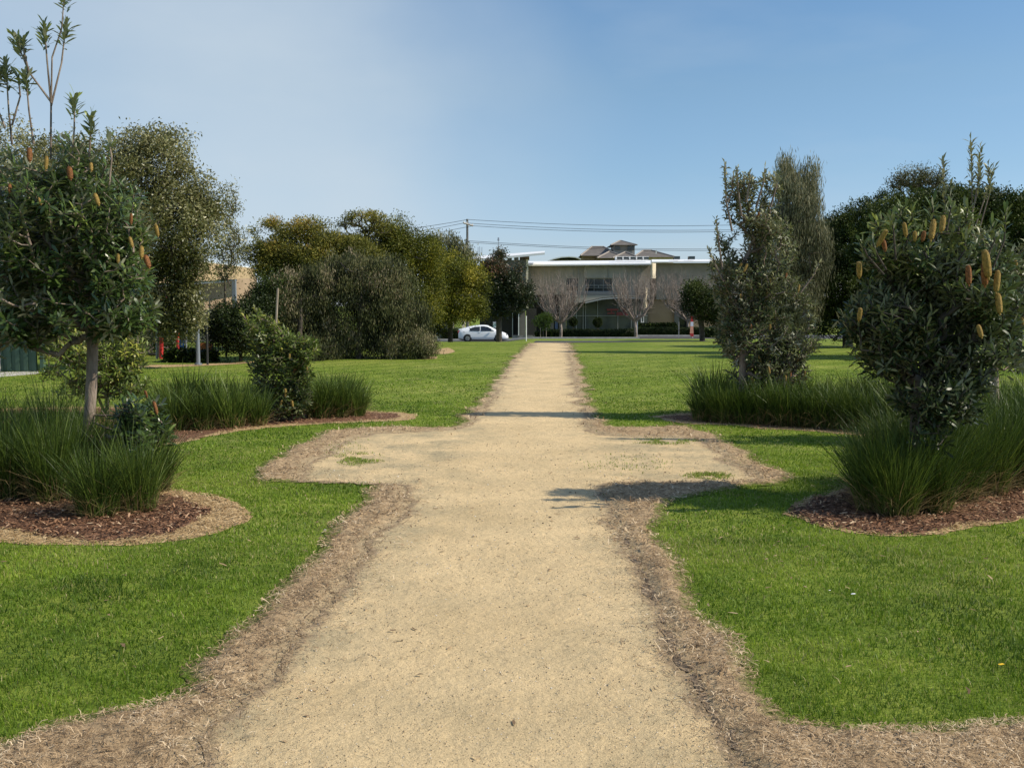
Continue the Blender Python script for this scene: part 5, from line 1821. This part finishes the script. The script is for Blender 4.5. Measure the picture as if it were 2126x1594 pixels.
part('balcony_rail', w, M_frame, [(1215, 1270, 592, 593, Yo - .05, .1), (1215, 1270, 597, 597.6, Yo - .05, .1), (1215, 1216, 593, 597, Yo - .05, .1), (1242, 1243, 593, 597, Yo - .05, .1), (1269, 1270, 593, 597, Yo - .05, .1)])
part('frame', w, M_frame, [(1215, 1270, 578, 579.2, Yo + .2, .12), (1215, 1270, 604.5, 606, Yo + .2, .12), (1233, 1234, 579.2, 604.5, Yo + .2, .12), (1252, 1253, 579.2, 604.5, Yo + .2, .12)])
w = part('window', ofc, M_glass, [(1176, 1200, 578, 604, Yo + .35, .1)])
part('balcony_rail', w, M_frame, [(1176, 1200, 592, 593, Yo - .05, .1)])
gl = part('shopfront_glass', ofc, M_glass2, [(1176, 1345, 612, 699, Yo + 1.2, .1)])
part('mullion', ofc, M_frame, [(x, x + 1.6, 616, 699, Yo + 1.0, .18) for x in (1196, 1210, 1215, 1240, 1282, 1310, 1330)] + [(1176, 1345, 655, 656, Yo + 1.05, .1)])
part('panel_joint', ofc, M_frame, [(x, x + .5, 549, 577.8, Yo - .03, .028) for x in (1130, 1160, 1190, 1310, 1330)])
part('gutter', ofc, M_white, [(1098, 1349, 552.3, 553.2, Yo - .35, .2)])
part('downpipe', ofc, M_frame, [(x, x + 1, 554.8, 577.5, Yo - .12, .08) for x in (1200, 1262.6)])
# red lettering on the glass: indistinct strokes as in the photograph
part('lettering', ofc, M_redd, [(1260, 1284, 641, 645, Yo + .92, .05), (1290, 1304, 639, 643, Yo + .92, .05), (1261, 1276, 649, 652, Yo + .92, .05), (1280, 1308, 648, 655, Yo + .92, .05), (1268, 1271, 645, 649, Yo + .92, .05), (1294, 1297, 643, 648, Yo + .92, .05)])
part('ground_wall', ofc, M_twall, [(1345.2, 1402, 622, 699, Yo + 1.7, 8), (1430, 1560, 622, 699, Yo + 1.7, 8)])
part('ground_pier', ofc, M_gwall, [(1400, 1411, 622, 699, Yo + 1.4, 2), (1426, 1431, 622, 699, Yo + 1.4, 2)])
d_ = part('door', ofc, M_glass, [(1411, 1426, 650, 699, Yo + 2.2, .1)])
part('door_head', ofc, M_dark2, [(1411, 1426, 622, 650, Yo + 2.0, .4)])
part('entry_wall', ofc, M_gwall, [(1130, 1150, 612.3, 699, Yo + .4, 3), (1160, 1176, 612.3, 699, Yo + .4, 3)])
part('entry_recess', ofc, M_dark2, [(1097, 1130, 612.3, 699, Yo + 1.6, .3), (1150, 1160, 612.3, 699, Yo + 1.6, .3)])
part('blue_panel', ofc, M_blue2 if 'M_blue2' in globals() else plain('slate_blue_panel', (0.07, 0.1, 0.2), rough=.6), [(1152, 1158, 658, 693, Yo + .2, .2)])
# lit end pier turned to the sun
for (x0, x1, y0, y1, nm) in ((1350, 1362, 546.5, 578, 'end_pier'), (1337, 1343, 598, 640, 'end_pier'),):
    c = P((x0 + x1) / 2, y1, Yo - .6)
    t = P((x0 + x1) / 2, y0, Yo - .6)
    wd = (x1 - x0) * S(Yo) * 1.15
    M = Matrix.Translation((c.x, c.y, 0)) @ Matrix.Rotation(R(52), 4, 'Z')
    MB().box((-wd / 2, -.12, c.z), (wd / 2, .12, t.z), M).build(nm, M_cream, ofc)
part('downpipe_frame', ofc, M_white, [(1331, 1337, 656, 658, Yo - .5, .1), (1331, 1332.5, 658, 678, Yo - .5, .1), (1335.5, 1337, 658, 678, Yo - .5, .1), (1331, 1337, 668, 669.5, Yo - .55, .1), (1332, 1336, 677, 679, Yo - .55, .2)])


def pitched_roof(x0, x1, yf0, yf1, yb0, yb1, Yf, Yk, th, name, m, par):
    a, b, c, d = P(x0, yf0, Yf), P(x1, yf1, Yf), P(x1, yb1, Yk), P(x0, yb0, Yk)
    dn = Vector((0, 0, -th))
    vs = [a, b, c, d, a + dn, b + dn, c + dn, d + dn]
    MB().add(vs, [(0, 1, 2, 3), (7, 6, 5, 4), (0, 4, 5, 1), (1, 5, 6, 2), (2, 6, 7, 3), (3, 7, 4, 0)]).build(name, m, par)


pitched_roof(1092, 1352, 549.5, 546.6, 542.5, 540.2, Yo - 1.2, Yo + 9, .14, 'roof', M_roofw, ofc)
pitched_roof(1353, 1570, 543.2, 542.2, 538.8, 538.6, Yo + .2, Yo + 9, .1, 'roof', M_roofw, ofc)
part('soffit_shade_strip', ofc, M_dark2, [(1097, 1344, 552.3, 554.5, Yo - .1, .09)])  # dark strip paints the shade under the roof edge onto the wall
for i, x in enumerate((1281, 1295, 1309, 1323, 1337, 1400, 1431)):
    s_ = part('roof_light', ofc, M_glass, [(x, x + 10 if i < 5 else x + 12, 533.5 if i < 5 else 532, 538.5, Yo + 3, 1.0)])
    if i < 5:
        part('frame', s_, M_white, [(x - 2.4, x - .2, 532.5, 539.4, Yo + 2.9, 1.1), (x - .2, x + 10, 532.5, 533.4, Yo + 2.9, 1.1)])

# left office block with the tilted canopy
Yb2 = 108.0
ofb = empty('office_building', P(1050, 700, Yb2), 'grey block left of the long office with a tilted white canopy roof', 'building')
part('wall', ofb, M_gwall, [(996, 1092, 540, 645, Yb2, 12)])
part('corner_pier', ofb, M_cream, [(1092.1, 1096.8, 538.5, 640, Yb2 - .15, 3)])
part('shade_panel', ofb, M_dark2, [(996, 1065, 645.3, 701, Yb2 + 2, .3), (1065, 1079, 645.3, 701, Yb2 + 2.4, .3), (1092, 1114, 640.3, 701, Yb2 + 2, .3)])  # set-back panels, coloured near black for the shade of the ground floor
part('entry_wall', ofb, M_gwall, [(1079, 1091, 645.3, 701, Yb2 + .8, 1.2)])
part('column', ofb, M_frame, [(1063.4, 1065, 645.3, 703, Yb2 + .2, .2)])
part('column', ofb, M_white, [(1076, 1078, 645.3, 703, Yb2 + .1, .2)])
for x in (1053, 1067):
    w = part('window', ofb, M_glass2, [(x + 1.5, x + 8.5, 532.5, 539.9, Yb2 + .3, .1)])
    part('frame', w, M_white, [(x, x + 10, 530.3, 532.4, Yb2 + .1, .3), (x, x + 1.5, 532.4, 539.9, Yb2 + .1, .3), (x + 8.5, x + 10, 532.4, 539.9, Yb2 + .1, .3)])
part('upper_wall', ofb, M_twall, [(1079, 1099, 530.8, 539.8, Yb2 + 2, 1)])
pitched_roof(985, 1131, 538.5, 524.5, 532.5, 521, Yb2 - .8, Yb2 + 8, .22, 'canopy_roof', M_roofw, ofb)
part('flue', ofb, M_steel, [(992, 993, 513, 529.8, Yb2 + 4, .1), (995.5, 996.5, 512, 529.6, Yb2 + 4, .1), (1000, 1001, 513, 529.3, Yb2 + 4, .1)])
# cream gateway behind the car, left
gt = empty('gateway', P(945, 700, 106), 'cream rendered gateway piers and portal behind the white car', 'gateway')
part('pier', gt, M_cream, [(930, 942, 622, 704, 106, .8)])
part('pier', gt, M_cream, [(959, 965, 622, 704, 106, .8)])
part('beam', gt, M_cream, [(930, 965, 618, 627, 105.9, 1.0)])
part('gate', gt, M_frame, [(942.5, 958.5, y, y + 1, 106.3, .06) for y in (680, 688, 696)] + [(x, x + .7, 678, 702, 106.25, .04) for x in (944, 947, 950, 953, 956)])
gw = empty('garden_wall', P(915, 700, 107), 'grey boundary wall panels with white posts left of the cream gateway', 'wall')
part('panel', gw, M_gwall, [(880, 904, 662, 704, 107, .3), (910, 929, 662, 704, 107, .3)])
part('post', gw, M_white, [(904.3, 906, 660, 704, 106.9, .15)])
part('post', gw, M_white, [(908, 909.6, 660, 704, 106.9, .15)])
lw = tag(part('low_wall', None, noisy('block_wall', (0.2, 0.195, 0.18), (0.3, 0.29, 0.27), scale=3, rough=.9), [(1063, 1112, 696.3, 705.5, 101, .3)]), 'low grey block wall between the white poles and the small shrubs', 'wall')


def hip(mb, x0, x1, ye, yt, rx0, rx1, Y, dep):
    a, b = P(x0, ye, Y), P(x1, ye, Y)
    t0, t1 = P(rx0, yt, Y), P(rx1, yt, Y)
    ym = Y + dep / 2
    vs = [(a.x, Y, a.z), (b.x, Y, a.z), (b.x, Y + dep, a.z), (a.x, Y + dep, a.z), (t0.x, ym, t0.z * (1 + 0.0)), (t1.x, ym, t1.z)]
    mb.add(vs, [(0, 1, 5, 4), (1, 2, 5), (2, 3, 4, 5), (3, 0, 4), (3, 2, 1, 0)])
    return vs


Yh = 150.0
hs = empty('tiled_house', P(1300, 640, Yh), 'large house with brown hipped tile roofs and a small square lookout tower', 'house')
for j, (x0, x1, ye, yt, r0, r1, Y, dep) in enumerate([(1205, 1287, 531, 507.5, 1236, 1262, Yh + 4, 14), (1240, 1304, 536, 520, 1270, 1272, Yh, 8), (1272, 1328, 536, 521.5, 1303, 1305, Yh - 1, 7), (1316, 1402, 534, 516, 1346, 1364, Yh + 3, 12)]):
    mb = MB()
    vs = hip(mb, x0, x1, ye, yt, r0, r1, Y, dep)
    rf = mb.build('roof', M_tile, hs)
    m2 = MB()
    for q in ((0, 4), (1, 5), (4, 5)):
        m2.tube([Vector(vs[q[0]]) + Vector((0, 0, .05)), Vector(vs[q[1]]) + Vector((0, 0, .05))], .11, k=5)
    m2.build('ridge_cap', M_ridge, rf)
part('wall', hs, M_twall, [(1210, 1283, 531.3, 640, Yh + 5, 11)])
part('wall', hs, M_cream, [(1321, 1398, 534.3, 640, Yh + 4, 10)])
part('tower_wall', hs, M_lwall, [(1275, 1318, 508.5, 530, Yh + 6, 5)])
w = part('window', hs, M_glass2, [(1277, 1287, 511, 519, Yh + 5.85, .1)])
w = part('window', hs, M_glass, [(1303, 1317, 511, 520, Yh + 5.85, .1)])
mb = MB()
vs = hip(mb, 1268, 1323, 508.6, 497, 1291, 1296, Yh + 5, 7)
rf = mb.build('roof', M_tile, hs)
m2 = MB()
for q in ((0, 4), (1, 5), (4, 5)):
    m2.tube([vs[q[0]], vs[q[1]]], .11, k=5)
m2.build('ridge_cap', M_ridge, rf)
part('vent_pipe', hs, M_white, [(1361.5, 1363.5, 519, 527, Yh + 2.2, .2)])
cr = empty('curved_roof_house', P(1175, 640, 140), 'house with a low curved grey roof left of the tiled house', 'house')
ppoly([(1138, 541), (1150, 536), (1165, 532.8), (1182, 531.8), (1196, 533), (1206, 537), (1206, 539), (1196, 535.2), (1182, 534), (1165, 535), (1150, 538.5), (1140, 542)], 140, 10).build('roof', M_roofw, cr)
part('wall', cr, M_bwall, [(1142, 1204, 539.5, 640, 141, 8)])

# tan building at the left, its wall turned to the sun
tb = empty('tan_building', P(480, 720, 55), 'tan clad building with a blue grey column behind the playground', 'building')


def slant(x0, Y0, x1, Y1, yt0, yb0, yt1, yb1, th=0.3):
    a, b = P(x0, yb0, Y0), P(x0, yt0, Y0)
    c, d = P(x1, yt1, Y1), P(x1, yb1, Y1)
    n = Vector((c.y - b.y, -(c.x - b.x), 0)).normalized() * -th
    vs = [a, d, c, b, a + n, d + n, c + n, b + n]
    return MB().add(vs, [(0, 1, 2, 3), (7, 6, 5, 4), (3, 2, 6, 7), (1, 0, 4, 5), (0, 3, 7, 4), (2, 1, 5, 6)])


M_clad = noisy('tan_cladding', (0.36, 0.26, 0.145), (0.46, 0.34, 0.2), scale=1.5, rough=.8, stretch=(6, 6, .3))
slant(300, 46, 529, 62, 528, 590, 557, 577).build('fascia', M_clad, tb)
m2 = slant(300, 45.97, 529, 61.97, 526.5, 529, 555.8, 557.6)
m2.build('capping', M_roofw, tb)
slant(300, 50, 533, 66, 588, 760, 575, 740).build('wall', M_twall, tb)
m2 = slant(300, 46.2, 492, 59.2, 591, 597, 580, 584)
m2.build('beam', M_steel, tb)
a = P(489, 730, 58)
b = P(489, 580, 58)
MB().box((a.x - .1, 57.9, a.z), (a.x + .1, 58.1, b.z)).build('column', M_steel, tb)
slant(300, 47, 500, 61, 650, 760, 640, 730, th=.2).build('shade_panel', M_dark2, tb)  # dark slab before the wall, its colour standing in for the shadow there

# green steel fence at the far left
fn = empty('steel_fence', G(20, 772), 'green corrugated steel fence at the far left', 'fence')
mb = MB()
x0 = G(-500, 772).x
x1 = G(84, 772).x
yb = G(0, 772).y
nn_ = int((x1 - x0) / .1)
for i in range(nn_):
    xa = x0 + i * .1
    mb.box((xa, yb + (.0 if i % 2 else .03), .02), (xa + .098, yb + .07, 1.75))
mb.build('panel', M_fenceg, fn)
MB().box((x0, yb - .03, 1.752), (x1, yb + .1, 1.81)).build('rail', M_fenceg, fn)
MB().box((G(0, 772).x - .05, yb - .05, 0), (G(0, 772).x + .03, yb - .005, 1.8)).build('post', M_lwall, fn)
MB().box((x1 + .004, yb - .03, 0), (x1 + .09, yb + .1, 1.85)).build('post', M_fenceg, fn)

# playground pieces
pg = empty('playground_set', G(385, 752), 'colourful playground frame with red posts and blue and orange panels', 'playground')
Yp = 30.5
M_redp = M_red
for x in (335, 369):
    a, b = P(x, 752, Yp), P(x, 700 if x == 335 else 690, Yp)
    MB().tube([a, b], .06 if x == 335 else .045, k=8).build('post', M_redp, pg)
part('panel', pg, M_blue, [(372, 381, 706, 728, Yp, .05)])
part('panel', pg, M_orange, [(416, 441, 712, 733, Yp + .1, .05)])
part('deck', pg, M_stake, [(368, 430, 731, 734, Yp, 1.2)])
a, b = P(362, 700, Yp), P(330, 700, Yp)
MB().tube([P(325, 624, Yp), P(350, 619, Yp), P(372, 620, Yp), P(386, 626, Yp)], .05, k=8).build('roof_bar', M_redp, pg)
MB().tube([P(386, 626, Yp), P(386, 752, Yp)], .035, k=8).build('post', M_steel, pg)
MB().tube([P(326, 624, Yp), P(326, 752, Yp)], .035, k=8).build('post', M_steel, pg)
sc_ = MB().tube([P(432, 648, 29), P(432, 662, 29), P(434, 675, 29), P(437, 688, 29)], [.045, .055, .05, .02], k=8)
go = sc_.build('green_pennant', M_green, loc=P(432, 648, 29))
tag(go, 'bright green curved streamer hanging from the thin dark pole', 'streamer')
tp_ = G(431, 758)
MB().tube([tp_, Vector((tp_.x, tp_.y, P(430, 647, tp_.y).z))], .03, k=8).build('dark_pole', M_black, loc=tp_)
tag(bpy.data.objects['dark_pole'], 'thin black pole at the playground edge right of the grey lamp post', 'pole')
lp = empty('lamp_post', G(412, 758), 'grey galvanised lamp post standing at the edge of the playground', 'lamp post')
g0 = G(412, 758)
MB().tube([g0, Vector((g0.x, g0.y, P(412, 612, g0.y).z))], [.055, .045], k=10).build('post', M_steel, lp)
tpz = P(412, 612, g0.y)
MB().tube([tpz, tpz + Vector((0, 0, .1))], [.06, .05], k=10).build('lamp_head', M_steel, lp)
MB().tube([g0 + Vector((0, 0, .012)), g0 + Vector((0, 0, .05))], .1, k=10).build('base_plate', M_steel, lp)

# ------------------------------------------------------------------ power pole + wires
Yp = 102.0
pb = TP(971, Yp)
pw = empty('power_pole', pb, 'tall timber power pole with a crossarm behind the golden wattle', 'power pole')
topz = P(971, 455, Yp).z
MB().tube([pb, Vector((pb.x, pb.y, topz))], [.17, .11], k=8).build('pole', noisy('pole_timber', (0.10, 0.10, 0.10), (0.2, 0.195, 0.19), scale=2, rough=.9), pw)
ca, cb = P(962, 463, Yp - .9), P(982, 469, Yp + .9)
MB().tube([Vector((ca.x, Yp - .9, ca.z)), Vector((cb.x, Yp + .9, cb.z))], .075, k=4).build('crossarm', M_lwall, pw)
for t in (0.05, .35, .95):
    q = ca.lerp(cb, t)
    MB().tube([q + Vector((0, 0, .06)), q + Vector((0, 0, .22))], [.05, .035], k=6).build('insulator', M_white, pw)


def wire(p0, p1, sag, label, grp):
    pts = []
    for i in range(25):
        t = i / 24
        v = p0.lerp(p1, t)
        v.z -= sag * 4 * t * (1 - t)
        pts.append(v)
    o = MB().tube(pts, .02, k=4).build('power_line', M_black, loc=p0)
    tag(o, label, 'cable', grp)


for (xa, ya, xb, yb_) in ((971, 456, 1560, 458), (964, 463, 1560, 470), (981, 469, 1560, 471.5)):
    wire(P(xa, ya, Yp), P(xb * 1.25 - 50, yb_ - 12, Yp + 4), .85, {456: 'topmost', 463: 'middle', 469: 'lowest of the three upper'}[ya] + ' thin power line running right from the power pole', 'power lines running right from the pole')
for (xa, ya, xb, yb_) in ((971, 456, 700, 490), (964, 463, 700, 500), (981, 469, 700, 510)):
    wire(P(xa, ya, Yp), P(xb, yb_ - 4, Yp - 4), .25, {456: 'topmost', 463: 'middle', 469: 'lowest'}[ya] + ' thin power line running left from the power pole', 'power lines running left from the pole')
for (dy,) in ((0,), (3,)):
    wire(P(972, 500 + dy, Yp), P(1700, 512 + dy, Yp + 6), .5, ('upper' if dy == 0 else 'lower') + ' of two faint cables strung right from the pole just above the office roof', 'lower cables right of the pole')
sm = P(1035, 500, 112)
MB().tube([P(1035, 527, 112), sm], .03, k=5).tube([sm, sm + Vector((0, 0, .35))], [.12, .08], k=6).build('roof_aerial', M_steel, loc=P(1035, 527, 112))
tag(bpy.data.objects['roof_aerial'], 'small thin mast on the roof of the left office block', 'mast')


# poles and signs
def pole(name, px, ytop, Y, r_, m, label, cat='pole'):
    b = TP(px, Y)
    t = P(px, ytop, Y)
    o = MB().tube([b, Vector((b.x, b.y, t.z))], r_, k=8).build(name, m, loc=b)
    tag(o, label, cat)
    return o


pole('white_pole', 1092.5, 656, 45.5, .024, M_white, 'slim white pole at the left corner of the path end')
pole('grey_pole', 1322, 655, 99, .07, M_steel, 'grey steel pole between the two hedges beside a leafless tree')
pole('thin_pole', 1409, 668, 100.5, .03, M_frame, 'short thin grey post on the kerb of the side road')
ps = empty('parking_sign', TP(1028, 99), 'small white parking sign on a post above the car bonnet', 'sign')
b_ = TP(1028, 99)
MB().tube([b_, P(1028, 667, 99)], .03, k=6).build('post', M_steel, ps)
part('plate', ps, M_white, [(1023.5, 1032, 668.5, 680, 98.9, .03)])
cu = bpy.data.curves.new('lettering', 'FONT')
cu.body = '2P'
cu.size = .46
cu.align_x = 'CENTER'
cu.extrude = .004
co = bpy.data.objects.new('lettering', cu)
col.objects.link(co)
dg = bpy.context.evaluated_depsgraph_get()
lm = bpy.data.meshes.new_from_object(co.evaluated_get(dg))
bpy.data.objects.remove(co)
lt = link('lettering', lm, plain('sign_green', (0.02, 0.2, 0.09)), ps)
c_ = P(1027.7, 678, 98.88)
lt.location = c_ - ps.location
lt.rotation_euler = (R(90), 0, 0)

# feather banner
fb = empty('banner_flag', TP(1436, 99.5), 'tall red white and blue feather banner flag by the side road', 'banner')
Yf = 99.5
MB().tube([TP(1438, Yf), P(1438, 668, Yf), P(1436, 655, Yf)], .03, k=6).build('pole', M_white, fb)
for (pts, m) in (([(1434.5, 656), (1437.5, 655), (1439.5, 662), (1439.5, 668), (1434, 668)], M_red),
                 ([(1434, 668.15), (1439.5, 668.15), (1439.5, 677), (1433.5, 677)], plain('white_cloth', (.7, .7, .75), rough=.8)),
                 ([(1433.5, 677.15), (1439.5, 677.15), (1440, 692), (1432.5, 692)], plain('salmon_cloth', (.75, .35, .22), rough=.8)),
                 ([(1432.5, 692.15), (1440, 692.15), (1440, 699), (1433.5, 698)], M_red)):
    ppoly(pts, Yf - .1, .04).build('cloth', m, fb)

# picket fence behind dark tree, wire fence posts
pf = empty('picket_fence', P(1455, 695, 110), 'grey metal picket fence behind the small dark tree', 'fence')
part('rail', pf, M_frame, [(1434, 1500, 664, 665, 110, .06)])
part('rail', pf, M_frame, [(1434, 1500, 679, 680, 110, .06)])
part('pickets', pf, M_frame, [(x, x + .6, 660, 692, 109.95, .04) for x in np.arange(1434, 1500, 3.2)])

# kerbs
def kerb(name, x0, x1, Y, label, h=.14, d=.25):
    mb = MB()
    xs = np.arange(x0, x1 + .01, 1.0)
    for a, b in zip(xs[:-1], xs[1:]):
        za, zb = float(terrain(a, Y)), float(terrain(b, Y))
        mb.add([(a, Y, za - .05), (b, Y, zb - .05), (b, Y + d, zb - .05), (a, Y + d, za - .05), (a, Y, za + h), (b, Y, zb + h), (b, Y + d, zb + h), (a, Y + d, za + h)],
               [(0, 1, 5, 4), (4, 5, 6, 7), (2, 3, 7, 6)] + ([(3, 0, 4, 7)] if a == xs[0] else []) + ([(1, 2, 6, 5)] if b == xs[-1] else []))
    o = mb.build(name, M_conc)
    tag(o, kind='structure')


kerb('road_kerb', -50, 12, 97.55, '')
kerb('side_road_kerb', 12.6, 55, 105.3, '')


# ------------------------------------------------------------------ the parked car
def car():
    ang = 0
    base = TP(1003.5, 93.0, .008)
    root = empty('parked_car', base, 'white hatchback parked on the road, its bonnet behind the reddish street tree', 'car')
    M_paint = plain('white_car_paint', (0.78, 0.79, 0.8), rough=.22, spec=.6, var=.015)
    M_tyre = plain('tyre_rubber', (0.02, 0.02, 0.02), rough=.85)
    M_rim = plain('alloy_rim', (0.35, 0.36, 0.37), rough=.3, metallic=.6)
    M_cg = noisy('car_glass', (0.01, 0.012, 0.014), (0.02, 0.024, 0.028), scale=1, rough=.05, spec=.8)
    M_blk = plain('black_trim', (0.015, 0.015, 0.015), rough=.6)
    # stations along x (front = +x): x, z bottom, z shoulder, z roof, half width low, half width belt, half width roof
    st = [(-2.22, .42, .80, .98, .60, .60, .50), (-2.16, .30, .88, 1.08, .74, .72, .56), (-1.9, .24, .93, 1.17, .83, .80, .58), (-1.5, .20, .95, 1.28, .86, .83, .58),
          (-1.0, .19, .95, 1.40, .865, .84, .57), (-.4, .19, .94, 1.475, .865, .845, .56), (.05, .19, .92, 1.49, .865, .845, .55), (.45, .19, .91, 1.44, .865, .84, .55),
          (.85, .19, .90, 1.27, .865, .83, .56), (1.2, .19, .90, 1.08, .865, .82, .60), (1.42, .20, .88, .955, .86, .80, .66), (1.75, .21, .80, .86, .84, .76, .6), (2.05, .24, .66, .72, .76, .68, .5), (2.2, .30, .52, .56, .62, .55, .4), (2.24, .36, .44, .46, .55, .5, .4)]
    V, f = [], []
    for (x, zb, zs, zr, wl, wb, wr) in st:
        ring = [(wl * .9, zb), (wl, zb + .1), (wl * 1.0, (zb + zs) / 2 + .05), (wb, zs), (wr + (wb - wr) * .15 if zr - zs > .1 else wb * .93, zs + (zr - zs) * .82), (wr * .82, zr - .012), (0, zr)]
        full = [(-a, b) for a, b in ring[:-1]] + [ring[-1]] + [(a, b) for a, b in ring[:-1][::-1]]
        V += [(x, a, b) for a, b in full]
    k = 13
    for i in range(len(st) - 1):
        for j in range(k - 1):
            a = i * k + j
            f.append((a, a + 1, a + k + 1, a + k))
        f.append((i * k + k - 1, i * k, (i + 1) * k, (i + 1) * k + k - 1))
    f.append(tuple(range(k)))
    f.append(tuple(range((len(st) - 1) * k, len(st) * k))[::-1])
    me = bpy.data.meshes.new('body')
    me.from_pydata(V, [], f)
    bm = bmesh.new()
    bm.from_mesh(me)
    bmesh.ops.recalc_face_normals(bm, faces=bm.faces[:])
    bmesh.ops.subdivide_edges(bm, edges=bm.edges[:], cuts=1, smooth=.4, use_grid_fill=True)
    bm.to_mesh(me)
    bm.free()
    for p in me.polygons:
        p.use_smooth = True
    body = link('body', me, M_paint, root)

    def sidepoly(name, pts, m, par=None, off=.0):
        # near side only (-y) and far side
        for s in (-1, 1):
            vs = []
            for x, z in pts:
                X = [q[0] for q in st]
                zs = np.interp(x, X, [q[2] for q in st])
                zr = np.interp(x, X, [q[3] for q in st])
                wb = np.interp(x, X, [q[5] for q in st])
                wr = np.interp(x, X, [q[6] for q in st])
                wt = wr + (wb - wr) * .15
                t = np.clip((z - zs) / max(.05, (zr - zs) * .82), 0, 1)
                vs.append((x, s * (wb + (wt - wb) * t + .045 + off), z))
            n = len(vs)
            vs2 = [(a, b - s * .02, c) for a, b, c in vs]
            mb_ = MB()
            mb_.add(vs + vs2, [tuple(range(n)), tuple(range(n, 2 * n))[::-1]] + [(i, (i + 1) % n, n + (i + 1) % n, n + i) for i in range(n)])
            me2 = bpy.data.meshes.new(name)
            me2.from_pydata(mb_.v, [], mb_.f)
            me2.update()
            link(name, me2, m, par or root)
    sidepoly('side_window', [(-1.2, .98), (-.28, .965), (-.28, 1.36), (-.75, 1.33), (-1.15, 1.2)], M_cg)
    sidepoly('side_window', [(-.2, .965), (.98, .95), (.72, 1.17), (.4, 1.33), (.05, 1.385), (-.2, 1.38)], M_cg)
    # windscreen, rear glass
    m3 = MB()
    m3.add([(1.40, -.60, .985), (1.40, .60, .985), (.50, .45, 1.455), (.50, -.45, 1.455), (1.39, -.6, .96), (1.39, .6, .96), (.49, .45, 1.42), (.49, -.45, 1.42)], [(0, 1, 2, 3), (7, 6, 5, 4), (0, 3, 7, 4), (1, 5, 6, 2)])
    me3 = bpy.data.meshes.new('windscreen')
    me3.from_pydata(m3.v, [], m3.f)
    link('windscreen', me3, M_cg, root)
    for x in (-1.38, 1.33):
        for s in (-1, 1):
            mw = MB()
            mw.tube([(x, s * .70, .32), (x, s * .872, .32)], .375, k=24)
            me4 = bpy.data.meshes.new('wheel_arch')
            me4.from_pydata(mw.v, [], mw.f)
            link('wheel_arch', me4, M_blk, root)
            mw = MB().tube([(x, s * .69, .315), (x, s * .70, .315), (x, s * .885, .315), (x, s * .895, .315)], [.27, .315, .315, .28], k=28)
            me4 = bpy.data.meshes.new('wheel')
            me4.from_pydata(mw.v, [], mw.f)
            wh = link('wheel', me4, M_tyre, root)
            mr = MB().tube([(x, s * .86, .315), (x, s * .902, .315)], [.215, .2], k=20)
            for q in range(5):
                a = q * 1.2566
                c, s2 = math.cos(a), math.sin(a)
                mr.tube([(x + c * .05, s * .905, .315 + s2 * .05), (x + c * .18, s * .905, .315 + s2 * .18)], .022, k=5)
            me5 = bpy.data.meshes.new('rim')
            me5.from_pydata(mr.v, [], mr.f)
            link('rim', me5, M_rim, wh)

    def bx(name, a, b, m, bev=.02, par=None):
        me6 = bpy.data.meshes.new(name)
        mb_ = MB().box(a, b)
        me6.from_pydata(mb_.v, [], mb_.f)
        bm_ = bmesh.new()
        bm_.from_mesh(me6)
        bmesh.ops.bevel(bm_, geom=bm_.edges[:], offset=bev, segments=2, affect='EDGES', clamp_overlap=True)
        bm_.to_mesh(me6)
        bm_.free()
        link(name, me6, m, par or root)
    for s in (-1, 1):
        bx('wing_mirror', (.72, s * .98 - .09, .97), (.92, s * .98 + .09, 1.10), M_paint, .04)
        bx('headlight', (1.93, s * .58 - .16, .62), (2.16, s * .58 + .12, .70), M_rim, .03)
        bx('tail_light', (-2.25, s * .62 - .09, .72), (-2.12, s * .62 + .1, 1.0), M_red, .03)
        bx('door_handle', (-.42, s * .872 - .015, .83), (-.24, s * .872 + .015, .86), M_paint, .01)
    bx('lower_grille', (2.12, -.42, .30), (2.255, .42, .38), M_blk, .02)
    bx('rear_spoiler', (-2.2, -.58, 1.07), (-1.98, .58, 1.12), M_paint, .02)
    bx('rear_glass', (-2.215, -.45, .9), (-2.19, .45, 1.04), M_cg, .008)


car()

# ------------------------------------------------------------------ small things on the ground
def scrap(px, py, s, m, name, label, cat):
    g = G(px, py, .03)
    r = random.Random(int(px))
    V = []
    k = 7
    for j in range(k):
        a = 2 * math.pi * j / k
        V.append((math.cos(a) * s * r.uniform(.7, 1.1), math.sin(a) * s * .6 * r.uniform(.7, 1.1), r.uniform(0, s * .3)))
    V.append((0, 0, s * .35))
    V.append((0, 0, -s * .1))
    me = bpy.data.meshes.new(name)
    me.from_pydata(V, [], [(j, (j + 1) % k, k) for j in range(k)] + [((j + 1) % k, j, k + 1) for j in range(k)])
    o = link(name, me, m, loc=g)
    tag(o, label, cat)


scrap(1772, 1233, .018, M_white, 'paper_scrap', 'small white scrap lying on the lawn at the right', 'litter')
scrap(675, 1100, .014, M_white, 'white_stone', 'small white stone at the lawn edge left of the path', 'stone')
scrap(1868, 1062, .02, M_white, 'white_stone', 'white stone on the mulch below the front right tussocks', 'stone')
scrap(1722, 1225, .008, M_white, 'white_flower', 'tiny white flower in the right lawn', 'flower')
scrap(2078, 1379, .016, plain('dandelion_yellow', (0.8, 0.5, 0.02)), 'yellow_flower', 'single yellow dandelion in the lawn near the lower right corner', 'flower')
print('scene built')
